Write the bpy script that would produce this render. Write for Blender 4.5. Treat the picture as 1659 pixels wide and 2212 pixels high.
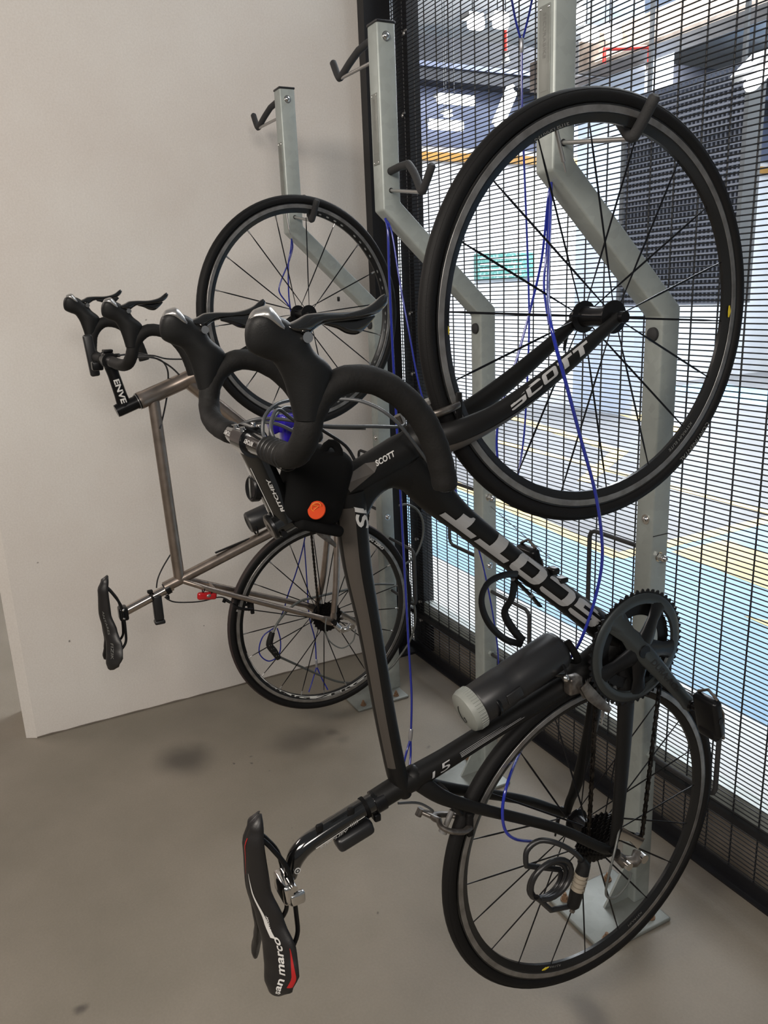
import bpy, bmesh, math, random
from mathutils import Vector, Matrix
random.seed(7)
for o in list(bpy.data.objects): bpy.data.objects.remove(o)
C = bpy.context.scene.collection
SC = bpy.context.scene
# ------------------------------------------------------------------ camera
W_PX, H_PX, F_PX = 1659.0, 2212.0, 1726.27
YAW, PITCH, ROLL = 0.468388, 0.267407, -0.043137
CAM = Vector((2.893016, -1.548084, 1.500326))
_fh = Vector((-math.cos(YAW), math.sin(YAW), 0)); _up = Vector((0, 0, 1)); _rt = _fh.cross(_up)
FW = _fh*math.cos(PITCH) - _up*math.sin(PITCH)
_u = _up*math.cos(PITCH) + _fh*math.sin(PITCH)
RT = _rt*math.cos(ROLL) + _u*math.sin(ROLL)
UP = -_rt*math.sin(ROLL) + _u*math.cos(ROLL)
cd = bpy.data.cameras.new('camera'); cam = bpy.data.objects.new('camera', cd); C.objects.link(cam)
cam.matrix_world = Matrix(((RT.x, UP.x, -FW.x, CAM.x), (RT.y, UP.y, -FW.y, CAM.y), (RT.z, UP.z, -FW.z, CAM.z), (0, 0, 0, 1)))
cd.sensor_fit = 'HORIZONTAL'; cd.sensor_width = 36.0; cd.lens = 36.0*F_PX/W_PX
cd.clip_start = 0.02; cd.clip_end = 100
SC.camera = cam
# ------------------------------------------------------------------ light
SC.view_settings.view_transform = 'Standard'; SC.view_settings.look = 'None'
SC.view_settings.gamma = 1; SC.view_settings.exposure = 0.0; SC.view_settings.use_curve_mapping = False
wd = bpy.data.worlds.new('world'); SC.world = wd; wd.use_nodes = True
wd.node_tree.nodes['Background'].inputs[0].default_value = (0.93, 0.97, 1.0, 1)
wd.node_tree.nodes['Background'].inputs[1].default_value = 0.16
def area(name, loc, target, sx, sy, power, col):
    l = bpy.data.lights.new(name, 'AREA'); l.shape = 'RECTANGLE'; l.size = sx; l.size_y = sy; l.energy = power; l.color = col
    o = bpy.data.objects.new(name, l); C.objects.link(o); o.location = loc
    o.rotation_euler = (Vector(target)-Vector(loc)).to_track_quat('-Z', 'Y').to_euler(); return o
area('room_light', (2.7, -3.3, 2.75), (0.6, -0.9, 0.4), 1.5, 0.6, 78, (1.0, 0.91, 0.81))
area('side_floor_fill', (-1.6, -3.2, 2.75), (-1.2, -2.2, 0), 1.2, 0.5, 34, (1.0, 0.88, 0.80))  # added fill that lifts the floor behind the stub wall, not a room fitting
area('room_light_rear', (4.8, -2.1, 2.75), (1.0, -1.2, 0.5), 1.4, 0.6, 52, (1.0, 0.93, 0.86))
area('car_park_light', (-2.4, 3.2, 4.2), (-2.4, 3.2, 0), 3.2, 2.0, 360, (0.93, 0.97, 1.0))
area('car_park_light_near', (.9, 1.3, 3.9), (.8, 1.5, 0), 2.4, .9, 70, (0.95, 0.98, 1.0))
area('car_park_ceiling_fill', (-3.2, 4.6, 3.7), (-3.2, 4.6, 6), 2.0, 1.2, 170, (0.95, 0.98, 1.0))  # added upward fill that brightens the car park ceiling, not a fitting
area('car_park_light_far', (-4.3, 6.5, 4.3), (-5.6, 5.2, 1.2), 2.5, 2.0, 800, (0.93, 0.97, 1.0))

# ------------------------------------------------------------------ geometry helpers
def ray(px, py):
    return FW + RT*((px-W_PX/2)/F_PX) - UP*((py-H_PX/2)/F_PX)
def at(px, py, x=None, y=None, z=None):
    "a point of the place, read off as seen from the tripod, on a plane whose real position is known"
    d = ray(px, py)
    t = (x-CAM.x)/d.x if x is not None else (y-CAM.y)/d.y if y is not None else (z-CAM.z)/d.z
    return CAM + d*t
def V(*a): return Vector(a)
def rad(a): return a*math.pi/180
class G:
    def __init__(s): s.v = []; s.f = []
    def add(s, vs, fs):
        n = len(s.v); s.v += [Vector(v) for v in vs]; s.f += [tuple(i+n for i in f) for f in fs]; return s
    def box(s, c, size, M=None):
        c = Vector(c); hx, hy, hz = [k/2 for k in size]
        vs = [Vector((x, y, z)) for x in (-hx, hx) for y in (-hy, hy) for z in (-hz, hz)]
        if M is not None: vs = [M @ v for v in vs]
        return s.add([c+v for v in vs], [(0,1,3,2),(4,6,7,5),(0,4,5,1),(2,3,7,6),(0,2,6,4),(1,5,7,3)])
    def box2(s, a, b): return s.box([(i+j)/2 for i, j in zip(a, b)], [abs(j-i) for i, j in zip(a, b)])
    def rbox(s, c, size, r=.004, M=None, n=3):
        "rounded box via superellipsoid-like grid"
        c = Vector(c); h = [k/2 for k in size]; r = min([r]+h)
        bm = bmesh.new(); bmesh.ops.create_cube(bm, size=1)
        for v in bm.verts: v.co = Vector((v.co.x*size[0], v.co.y*size[1], v.co.z*size[2]))
        bmesh.ops.bevel(bm, geom=list(bm.edges)+list(bm.verts), offset=r*.98, segments=n, profile=.5, affect='EDGES')
        vs = [v.co.copy() for v in bm.verts]; bm.verts.index_update(); fs = [tuple(v.index for v in f.verts) for f in bm.faces]; bm.free()
        if M is not None: vs = [M @ v for v in vs]
        return s.add([c+v for v in vs], fs)
    def tube(s, pts, r, n=10, rb=None, ref=None, closed=False, cap=True):
        "swept tube; r across the ref direction normal, ref given: r is half size along ref, rb half size in the other direction"
        P = [Vector(p) for p in pts]; m = len(P)
        if m < 2: return s
        rr = r if isinstance(r, (list, tuple)) else [r]*m
        rb_ = rb if isinstance(rb, (list, tuple)) else ([rb]*m if rb is not None else rr)
        prev = None; base = len(s.v)
        for i in range(m):
            if closed: t = P[(i+1) % m]-P[i-1]
            else: t = P[min(i+1, m-1)]-P[max(i-1, 0)]
            if t.length < 1e-9: t = Vector((0, 0, 1))
            t.normalize()
            if ref is not None:
                a = Vector(ref) - t*Vector(ref).dot(t)
                if a.length < 1e-4: a = t.orthogonal()
            elif prev is None: a = t.orthogonal()
            else: a = prev - t*prev.dot(t)
            a.normalize(); prev = a; b = t.cross(a)
            for k in range(n):
                w = 2*math.pi*k/n
                s.v.append(P[i] + a*math.cos(w)*rr[i] + b*math.sin(w)*rb_[i])
        for i in range(m if closed else m-1):
            j = (i+1) % m
            for k in range(n):
                l = (k+1) % n
                s.f.append((base+i*n+k, base+i*n+l, base+j*n+l, base+j*n+k))
        if cap and not closed:
            s.f.append(tuple(base+k for k in range(n-1, -1, -1))); s.f.append(tuple(base+(m-1)*n+k for k in range(n)))
        return s
    def cyl(s, a, b, r, n=16, r2=None):
        return s.tube([a, b], [r, r if r2 is None else r2], n)
    def lathe(s, prof, o, axis, n=32, closed=False, ref=None, a0=0, a1=2*math.pi):
        "profile of (along axis, radius)"
        o = Vector(o); A = Vector(axis).normalized(); U = Vector(ref).normalized() if ref is not None else A.orthogonal().normalized(); Vv = A.cross(U)
        base = len(s.v); m = len(prof); full = abs(a1-a0-2*math.pi) < 1e-6
        k_ = n if full else n+1
        for k in range(k_):
            w = a0+(a1-a0)*k/n; d = U*math.cos(w)+Vv*math.sin(w)
            for (x, r) in prof: s.v.append(o+A*x+d*r)
        for k in range(n):
            l = (k+1) % k_ if full else k+1
            for i in range(m if closed else m-1):
                j = (i+1) % m
                s.f.append((base+k*m+i, base+k*m+j, base+l*m+j, base+l*m+i))
        return s
    def ball(s, c, r, n=12, sc=(1, 1, 1), M=None):
        c = Vector(c); base = len(s.v); m = n//2+1
        for i in range(m):
            p = math.pi*i/(m-1)
            for k in range(n):
                w = 2*math.pi*k/n; v = Vector((math.sin(p)*math.cos(w)*sc[0], math.sin(p)*math.sin(w)*sc[1], math.cos(p)*sc[2]))*r
                s.v.append(c+(M @ v if M is not None else v))
        for i in range(m-1):
            for k in range(n):
                l = (k+1) % n; s.f.append((base+i*n+k, base+(i+1)*n+k, base+(i+1)*n+l, base+i*n+l))
        return s
    def prism(s, poly, a, n):
        "poly: list of 3D points in a plane, extruded from offset a along n"
        P = [Vector(p)+Vector(a) for p in poly]; Q = [p+Vector(n) for p in P]; m = len(P)
        return s.add(P+Q, [tuple(range(m-1, -1, -1)), tuple(range(m, 2*m))]+[(i, (i+1) % m, m+(i+1) % m, m+i) for i in range(m)])
ROOT = {}
def smooth_path(pts, k=6):
    P = [Vector(p) for p in pts]; out = []
    for i in range(len(P)-1):
        p0 = P[max(i-1, 0)]; p1 = P[i]; p2 = P[i+1]; p3 = P[min(i+2, len(P)-1)]
        for j in range(k):
            t = j/k
            out.append(0.5*((2*p1)+(p2-p0)*t+(2*p0-5*p1+4*p2-p3)*t*t+(3*p1-p0-3*p2+p3)*t**3))
    out.append(P[-1]); return out
def lerpl(vals, n):
    "resample a list of numbers to n entries"
    out = []
    for i in range(n):
        t = i/(n-1)*(len(vals)-1); a = int(min(t, len(vals)-2)); f = t-a; out.append(vals[a]*(1-f)+vals[a+1]*f)
    return out
def build(name, g, mat, parent=None, smooth=True, angle=38, origin=None):
    if parent is not None: org = ROOT[parent.name]
    elif origin is not None: org = Vector(origin)
    else:
        mn = Vector((min(v.x for v in g.v), min(v.y for v in g.v), min(v.z for v in g.v))); mx = Vector((max(v.x for v in g.v), max(v.y for v in g.v), max(v.z for v in g.v)))
        org = (mn+mx)/2; org.z = mn.z
    me = bpy.data.meshes.new(name)
    me.from_pydata([tuple(v-org) for v in g.v], [], g.f); me.validate(); me.update()
    bm = bmesh.new(); bm.from_mesh(me); bmesh.ops.recalc_face_normals(bm, faces=bm.faces); bm.to_mesh(me); bm.free()
    if smooth:
        me.shade_smooth() if hasattr(me, 'shade_smooth') else None
        try: me.set_sharp_from_angle(angle=rad(angle))
        except Exception: pass
    me.materials.append(mat)
    o = bpy.data.objects.new(name, me); C.objects.link(o)
    if parent is not None: o.parent = parent
    else: o.location = org
    ROOT[o.name] = org
    return o
def thing(name, label, cat, loc, group=None):
    o = bpy.data.objects.new(name, None); o.empty_display_size = .05; C.objects.link(o); o.location = loc
    o['label'] = label; o['category'] = cat
    if group: o['group'] = group
    ROOT[o.name] = Vector(loc); return o
def tag(o, label, cat, group=None):
    o['label'] = label; o['category'] = cat
    if group: o['group'] = group
    return o
def struct(o): o['kind'] = 'structure'; return o
def copy_tree(o, parent=None):
    c = o.copy(); C.objects.link(c); c.parent = parent; ROOT[c.name] = ROOT.get(o.name, Vector((0, 0, 0)))
    for ch in list(o.children): copy_tree(ch, c)
    return c
def lettering(text, place, size, sub=0.004, shear=0.0, bold=0.0, sx=1.0):
    "flat glyph outlines mapped by place(u, v) -> world point; u runs from 0 to the text's width, v is 0 at the baseline"
    cu = bpy.data.curves.new('t', 'FONT'); cu.body = text; cu.size = size; cu.shear = shear; cu.offset = bold; cu.fill_mode = 'FRONT'; cu.resolution_u = 3
    ob = bpy.data.objects.new('t', cu); C.objects.link(ob); dg = bpy.context.evaluated_depsgraph_get(); dg.update()
    me = bpy.data.meshes.new_from_object(ob.evaluated_get(dg)); bpy.data.objects.remove(ob); bpy.data.curves.remove(cu)
    bm = bmesh.new(); bm.from_mesh(me); bpy.data.meshes.remove(me)
    xs = [v.co.x for v in bm.verts] or [0]; ys = [v.co.y for v in bm.verts] or [0]
    if sub:
        for ax, lo, hi in ((0, min(xs), max(xs)), (1, min(ys), max(ys))):
            k = lo+sub
            while k < hi:
                nrm = (1, 0, 0) if ax == 0 else (0, 1, 0); co = (k, 0, 0) if ax == 0 else (0, k, 0)
                bmesh.ops.bisect_plane(bm, geom=list(bm.verts)+list(bm.edges)+list(bm.faces), dist=1e-6, plane_co=co, plane_no=nrm); k += sub
    bmesh.ops.triangulate(bm, faces=bm.faces); bm.verts.index_update()
    g = G(); x0 = min(xs)
    g.add([place((v.co.x-x0)*sx, v.co.y) for v in bm.verts], [tuple(v.index for v in f.verts) for f in bm.faces]); bm.free()
    g.width = (max(xs)-x0)*sx
    return g
def text_width(text, size, sx=1.0):
    cu = bpy.data.curves.new('t', 'FONT'); cu.body = text; cu.size = size
    ob = bpy.data.objects.new('t', cu); C.objects.link(ob); bpy.context.view_layer.update(); w = ob.dimensions.x; bpy.data.objects.remove(ob); bpy.data.curves.remove(cu); return w*sx

# ------------------------------------------------------------------ materials
def mat(name, col, rough=.5, metal=0.0, spec=.5, noise=None, bump=None, emit=None, coat=0, aniso=None):
    m = bpy.data.materials.new(name); m.use_nodes = True; nt = m.node_tree; b = nt.nodes['Principled BSDF']
    b.inputs['Base Color'].default_value = (*col, 1); b.inputs['Roughness'].default_value = rough; b.inputs['Metallic'].default_value = metal
    b.inputs['Specular IOR Level'].default_value = spec; b.inputs['Coat Weight'].default_value = coat; b.inputs['Coat Roughness'].default_value = .08
    tc = nt.nodes.new('ShaderNodeTexCoord')
    if noise:      # (scale, second colour, contrast lo, hi)
        sc, c2, lo, hi = noise[:4]; det = noise[4] if len(noise) > 4 else 4
        n = nt.nodes.new('ShaderNodeTexNoise'); n.inputs['Scale'].default_value = sc; n.inputs['Detail'].default_value = det
        r = nt.nodes.new('ShaderNodeValToRGB'); r.color_ramp.elements[0].position = lo; r.color_ramp.elements[1].position = hi
        r.color_ramp.elements[0].color = (*col, 1); r.color_ramp.elements[1].color = (*c2, 1)
        nt.links.new(tc.outputs['Object'], n.inputs['Vector']); nt.links.new(n.outputs['Fac'], r.inputs['Fac']); nt.links.new(r.outputs['Color'], b.inputs['Base Color'])
    if bump:
        sc, st = bump[:2]
        n = nt.nodes.new('ShaderNodeTexNoise'); n.inputs['Scale'].default_value = sc; n.inputs['Detail'].default_value = 5
        bp = nt.nodes.new('ShaderNodeBump'); bp.inputs['Strength'].default_value = st; bp.inputs['Distance'].default_value = .002
        nt.links.new(tc.outputs['Object'], n.inputs['Vector']); nt.links.new(n.outputs['Fac'], bp.inputs['Height']); nt.links.new(bp.outputs['Normal'], b.inputs['Normal'])
    if emit: b.inputs['Emission Color'].default_value = (*emit[0], 1); b.inputs['Emission Strength'].default_value = emit[1]
    return m
def galv(name='galvanised_steel', base=(.33, .36, .345)):
    m = bpy.data.materials.new(name); m.use_nodes = True; nt = m.node_tree; b = nt.nodes['Principled BSDF']
    tc = nt.nodes.new('ShaderNodeTexCoord'); v = nt.nodes.new('ShaderNodeTexVoronoi'); v.inputs['Scale'].default_value = 55
    n = nt.nodes.new('ShaderNodeTexNoise'); n.inputs['Scale'].default_value = 14; n.inputs['Detail'].default_value = 6
    mx = nt.nodes.new('ShaderNodeMix'); mx.data_type = 'RGBA'; mx.inputs[0].default_value = .35
    r = nt.nodes.new('ShaderNodeValToRGB'); r.color_ramp.elements[0].position = .3; r.color_ramp.elements[1].position = .75
    r.color_ramp.elements[0].color = (base[0]*.92, base[1]*.92, base[2]*.92, 1); r.color_ramp.elements[1].color = (base[0]*1.1, base[1]*1.1, base[2]*1.1, 1)
    bw = nt.nodes.new('ShaderNodeRGBToBW')
    nt.links.new(tc.outputs['Object'], v.inputs['Vector']); nt.links.new(tc.outputs['Object'], n.inputs['Vector'])
    nt.links.new(n.outputs['Fac'], mx.inputs[6]); nt.links.new(v.outputs['Color'], bw.inputs[0]); nt.links.new(bw.outputs[0], mx.inputs[7])
    nt.links.new(mx.outputs[2], r.inputs['Fac']); nt.links.new(r.outputs['Color'], b.inputs['Base Color'])
    b.inputs['Metallic'].default_value = .25; b.inputs['Roughness'].default_value = .42
    return m
M = dict(
 galv=galv(), galv_light=galv('galvanised_plate', (.19, .20, .185)),
 black_steel=mat('black_coated_steel', (.008, .008, .010), .45, bump=(200, .1)),
 wire=mat('black_mesh_wire', (.006, .007, .010), .5),
 rubber=mat('tyre_rubber', (.006, .0056, .0056), .6, spec=.2, bump=(500, .15)),
 rubber_brown=mat('worn_tyre_tread', (.022, .013, .012), .7),
 grip=mat('hook_rubber', (.020, .020, .021), .75, bump=(350, .3)),
 hood=mat('hood_rubber', (.007, .007, .007), .5, spec=.25, bump=(600, .1)),
 tape=mat('black_bar_tape', (.007, .0065, .006), .7, spec=.25, bump=(260, .25)),
 carbon=mat('matt_carbon', (.0055, .0052, .0050), .44, spec=.24, noise=(9, (.008, .0076, .0072), .4, .7)),
 carbon_grey=mat('grey_carbon', (.050, .043, .037), .42),
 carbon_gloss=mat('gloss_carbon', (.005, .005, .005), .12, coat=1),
 alloy_black=mat('black_anodised_alloy', (.012, .012, .013), .3, metal=.6),
 alloy_dark=mat('dark_grey_crank_alloy', (.070, .078, .080), .32, metal=.75),
 alloy_grey=mat('grimy_grey_alloy', (.22, .20, .18), .35, metal=.85, noise=(60, (.10, .085, .075), .4, .7)),
 chrome=mat('polished_steel', (.72, .70, .68), .14, metal=1),
 silver=mat('satin_alloy', (.38, .37, .36), .32, metal=.85),
 rim_dark=mat('dark_rim', (.022, .022, .022), .25, metal=.5),
 brake_track=mat('machined_brake_track', (.32, .31, .30), .36, metal=.8, noise=(40, (.20, .19, .18), .35, .7)),
 spoke=mat('black_bladed_spoke', (.006, .006, .008), .35, metal=.4),
 chain=mat('oily_steel_chain', (.045, .038, .032), .38, metal=.85, noise=(90, (.012, .010, .009), .4, .6)),
 titanium=mat('brushed_titanium', (.36, .30, .26), .33, metal=.92, noise=(30, (.27, .225, .19), .35, .7)),
 ti_polish=mat('polished_titanium', (.48, .42, .38), .16, metal=1),
 blue_cable=mat('blue_cable_sheath', (.012, .022, .26), .22, coat=.6),
 clear=mat('crimped_ferrule', (.45, .45, .48), .3, metal=.7),
 grey_cable=mat('grey_cable_sheath', (.085, .09, .085), .4),
 black_cable=mat('black_cable_housing', (.012, .012, .013), .35),
 housing=mat('grey_cable_housing', (.055, .058, .062), .35),
 saddle=mat('saddle_cover', (.010, .009, .009), .42, bump=(500, .08)),
 red=mat('red_trim', (.35, .012, .012), .4), red_light=mat('red_light_lens', (.42, .008, .012), .2, coat=.5),
 white_print=mat('white_lettering', (.55, .54, .52), .5), grey_print=mat('grey_lettering', (.33, .33, .33), .45),
 dim_print=mat('dim_grey_lettering', (.17, .17, .16), .5), orange_print=mat('orange_lettering', (.62, .22, .02), .5), black_print=mat('black_lettering', (.012, .012, .012), .5), yellow=mat('yellow_decal', (.55, .42, .02), .4),
 cap_grey=mat('grey_plastic_lid', (.22, .23, .21), .45), bottle=mat('black_bottle_plastic', (.011, .011, .012), .38),
 fabric=mat('black_bag_fabric', (.0025, .0025, .0025), .9, spec=.15), orange=mat('orange_badge', (.42, .045, .012), .8, spec=.1),
 blue_plastic=mat('blue_plastic', (.022, .012, .28), .25, coat=.4), brass=mat('worn_number_wheels', (.32, .28, .22), .5, metal=.4),
 rust=mat('rusty_bolt', (.20, .12, .07), .7, metal=.3), cog=mat('black_steel_cog', (.012, .011, .011), .35, metal=.7),
)
# ------------------------------------------------------------------ the setting
FXK = 4.5
def spot_mat(name, c1, c2, scale, spots, dark, rough=.6, extra=None, bump=None):
    m = bpy.data.materials.new(name); m.use_nodes = True; nt = m.node_tree; b = nt.nodes['Principled BSDF']; b.inputs['Roughness'].default_value = rough
    b.inputs['Specular IOR Level'].default_value = .35
    L = nt.links.new
    geo = nt.nodes.new('ShaderNodeNewGeometry'); n = nt.nodes.new('ShaderNodeTexNoise'); n.inputs['Scale'].default_value = scale; n.inputs['Detail'].default_value = 6; n.inputs['Roughness'].default_value = .6
    r = nt.nodes.new('ShaderNodeValToRGB'); r.color_ramp.elements[0].position = .35; r.color_ramp.elements[1].position = .68
    r.color_ramp.elements[0].color = (*c1, 1); r.color_ramp.elements[1].color = (*c2, 1)
    L(geo.outputs['Position'], n.inputs['Vector']); L(n.outputs['Fac'], r.inputs['Fac']); col = r.outputs['Color']
    n2 = nt.nodes.new('ShaderNodeTexNoise'); n2.inputs['Scale'].default_value = 170; n2.inputs['Detail'].default_value = 3
    L(geo.outputs['Position'], n2.inputs['Vector'])
    mx = nt.nodes.new('ShaderNodeMix'); mx.data_type = 'RGBA'; mx.blend_type = 'MULTIPLY'; mx.inputs[0].default_value = .28
    r2 = nt.nodes.new('ShaderNodeValToRGB'); r2.color_ramp.elements[0].position = .3; r2.color_ramp.elements[1].position = .7; r2.color_ramp.elements[0].color = (.72, .70, .68, 1)
    L(n2.outputs['Fac'], r2.inputs['Fac']); L(col, mx.inputs[6]); L(r2.outputs['Color'], mx.inputs[7]); col = mx.outputs[2]
    n3 = nt.nodes.new('ShaderNodeTexNoise'); n3.inputs['Scale'].default_value = 9; n3.inputs['Detail'].default_value = 4; L(geo.outputs['Position'], n3.inputs['Vector'])
    dist = nt.nodes.new('ShaderNodeMix'); dist.data_type = 'VECTOR'; dist.inputs[0].default_value = .06
    L(geo.outputs['Position'], dist.inputs[4]); L(n3.outputs['Color'], dist.inputs[5])
    for (p, rr, k) in spots:
        d = nt.nodes.new('ShaderNodeVectorMath'); d.operation = 'DISTANCE'; q = Vector(p)*.94+Vector((.5, .5, .5))*.06
        d.inputs[1].default_value = q; L(dist.outputs[1], d.inputs[0])
        mr = nt.nodes.new('ShaderNodeMapRange'); mr.interpolation_type = 'SMOOTHSTEP'; mr.inputs[1].default_value = rr*.15; mr.inputs[2].default_value = rr; mr.inputs[3].default_value = k; mr.inputs[4].default_value = 0
        L(d.outputs['Value'], mr.inputs[0])
        mm = nt.nodes.new('ShaderNodeMix'); mm.data_type = 'RGBA'; L(mr.outputs[0], mm.inputs[0]); L(col, mm.inputs[6]); mm.inputs[7].default_value = (*dark, 1); col = mm.outputs[2]
    L(col, b.inputs['Base Color'])
    if bump:
        bp = nt.nodes.new('ShaderNodeBump'); bp.inputs['Strength'].default_value = bump; bp.inputs['Distance'].default_value = .002
        L(n2.outputs['Fac'], bp.inputs['Height']); L(bp.outputs['Normal'], b.inputs['Normal'])
    return m
fs = [(at(x, y, z=0), r, k) for x, y, r, k in [(398, 1640, .13, .75), (640, 1600, .12, .5), (425, 1545, .16, .2), (716, 1582, .03, .5), (740, 1600, .04, .3), (690, 1580, .10, .35),
      (1275, 2190, .07, .65), (180, 2176, .02, .8), (620, 1380, .05, .3), (950, 1490, .16, .45), (1000, 1440, .12, .5), (1240, 1700, .16, .35), (1530, 1880, .13, .4),
      (504, 1652, .008, 1), (549, 1634, .007, .8), (548, 1648, .007, .9), (581, 1665, .006, .6), (632, 1790, .006, .8), (633, 1815, .006, .9), (812, 1970, .006, .8), (922, 1613, .012, .6), (930, 1440, .14, .5)]]
floor_mat = spot_mat('worn_concrete_floor', (.180, .159, .126), (.222, .194, .157), 2.2, fs, (.055, .048, .042), .55, bump=.15)
ws = [(at(x, y, x=0), r, k) for x, y, r, k in [(149, 1386, .006, .8), (86, 1220, .004, .7), (313, 687, .005, .7), (438, 1349, .004, .8), (150, 1100, .005, .6)]]
wall_mat = spot_mat('white_painted_wall', (.60, .555, .515), (.66, .635, .60), 1.3, ws, (.05, .045, .04), .7, bump=.1)
g = G().box2((-6, -9, -.12), (7, .10, 0)); struct(build('floor', g, floor_mat, smooth=False))
g = G()      # stub wall beside the racks with a chamfered free end
poly = [(0, .0), (0, -1.53), (-.02, -1.565), (-.25, -1.565), (-.25, .0)]
g.prism([(x, y, -.01) for x, y in poly], (0, 0, 0), (0, 0, 5.0)); struct(build('wall_left', g, wall_mat, smooth=False))
far_mat = spot_mat('pinkish_painted_wall', (.50, .40, .35), (.56, .46, .41), 1.0, [], (.1, .1, .1), .7)
struct(build('wall_rear', G().box2((-6, -9.1, 0), (7, -9, 6.0)), wall_mat, smooth=False))
struct(build('wall_back', G().box2((-6.1, -9.1, 0), (-6, .0, 6.0)), far_mat, smooth=False))
struct(build('trim_2', G().box2((.05, .056, 0), (FXK, .12, .165)), mat('concrete_kerb', (.20, .17, .14), .8, noise=(7, (.26, .22, .18), .4, .65)), smooth=False))
# small painter's gap and grout line at the foot of the wall
cr = G(); ygap = [-1.53+i*.05 for i in range(31)]
cr.tube([(.002, y, .002+.0012*math.sin(i*2.1)) for i, y in enumerate(ygap)], [.0022+.0012*abs(math.sin(i*1.7)) for i in range(len(ygap))], 5)
struct(build('trim_1', cr, mat('dirty_joint', (.12, .10, .08), .9)))
# car park beyond the mesh
cp = spot_mat('car_park_floor_paint', (.60, .62, .62), (.68, .69, .69), .9, [], (.2, .2, .2), .45)
grey = mat('grey_car_lane', (.17, .172, .18), .5, noise=(3, (.19, .192, .20), .4, .6)); blue = mat('blue_floor_paint', (.23, .41, .60), .55, noise=(5, (.26, .45, .63), .4, .6)); yel = mat('yellow_line_paint', (.78, .55, .20), .55, noise=(8, (.82, .60, .25), .4, .6))
fl = struct(build('floor', G().box2((-12, .10, -.12), (7, 12, 0)), cp, smooth=False))
def paint(name, polys, m, h, label=None):
    g = G()
    for i, p in enumerate(polys): g.prism([(x, y, 0) for x, y in p], (0, 0, 0), (0, 0, h+.0003*i))
    return build(name, g, m, fl, smooth=False)
paint('grey_lane', [[(-12, 2.9), (-3.07, 1.86), (-.36, 1.58), (-.36, 12), (-12, 12)]], grey, .001)
paint('blue_bay', [[(-12, .71), (7, .71), (7, 12), (-.36, 12), (-.36, 1.58), (-3.07, 1.86), (-12, 2.9)], [(-12, 4.9), (-7, 4.9), (-7, 5.6), (-12, 5.6)], [(-5.6, 7.4), (-1.0, 6.2), (-1.0, 7.0), (-5.6, 8.4)]], blue, .0013)
paint('yellow_line', [[(-12, 2.95), (-3.07, 1.90), (-.34, 1.62), (-.34, 1.52), (-3.07, 1.79), (-12, 2.8)], [(-.40, 1.55), (-.30, 1.55), (-.34, 12), (-.46, 12)],
      [(-.24, 1.87), (.05, 1.845), (7, 1.20), (7, 1.75), (.2, 2.27), (-.22, 2.29)], [(.60, 1.44), (7, .85), (7, .98), (.74, 1.50)], [(-.2, 2.9), (7, 2.3), (7, 2.8), (-.2, 3.35)],
      [(-5, 4.1), (-2.6, 3.6), (-1.9, 2.6), (-1.8, 2.65), (-2.5, 3.72), (-5, 4.25)], [(-4.2, 5.2), (-3.0, 4.8), (-2.9, 4.95), (-4.1, 5.4)], [(-7, 3.2), (-.4, 2.95), (-.4, 3.02), (-7, 3.3)]], yel, .0026)
white = mat('white_car_park_wall', (.75, .77, .80), .6, noise=(2, (.8, .82, .84), .4, .6)); bluegrey = mat('blue_grey_soffit', (.105, .12, .19), .6, noise=(2.5, (.13, .15, .225), .3, .7)); darkbeam = mat('dark_concrete_beam', (.014, .015, .022), .7, noise=(3, (.02, .022, .032), .4, .7))
orange_w = mat('ochre_band', (.42, .22, .05), .6); lite = mat('pale_ceiling', (.86, .88, .90), .6, noise=(.8, (.42, .50, .60), .48, .62))
wf = struct(build('wall_far', G().box2((-6.15, .0, 0), (-6, 12, 3.0)), white, smooth=False))
build('ochre_band', G().box2((-6.0, 0, 3.0), (-5.93, 12, 3.09)), orange_w, wf, smooth=False)
build('upper_band', G().box2((-6.15, 0, 3.09), (-5.99, 12, 3.16)), white, wf, smooth=False)
build('bulkhead', G().box2((-6.15, 0, 3.16), (-5.97, 12, 3.8)), bluegrey, wf, smooth=False)
build('dark_beam', G().box2((-6.15, 0, 3.8), (-5.7, 12, 4.25)), darkbeam, wf, smooth=False)
build('ledge', G().box2((-5.7, 0, 3.93), (-5.66, 12, 3.98)), bluegrey, wf, smooth=False)
struct(build('ceiling', G().box2((-12, .3, 4.75), (7, 12, 4.9)), lite, smooth=False))
struct(build('wall_side', G().box2((-12, 11.9, 0), (7, 12, 4.8)), white, smooth=False))
# green notice board on the far wall
a = at(1028, 548, x=-5.95); b = at(1150, 600, x=-5.95)
t = thing('notice_board', 'green notice sign on the bright far wall beyond the mesh', 'sign', (-5.95, (a.y+b.y)/2, b.z))
build('board', G().box2((-5.99, a.y, b.z), (-5.95, b.y+.02, a.z)), mat('green_board', (.10, .30, .26), .5, noise=(30, (.35, .5, .5), .5, .62)), t, smooth=False)
pst = mat('pale_sign_text', (.7, .75, .75), .5)
for i in range(4): build('text_line', G().box2((-5.951, a.y+.06, a.z-.07-i*.07), (-5.945, b.y-.08-.1*(i % 2), a.z-.05-i*.07)), pst, t, smooth=False)
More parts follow.
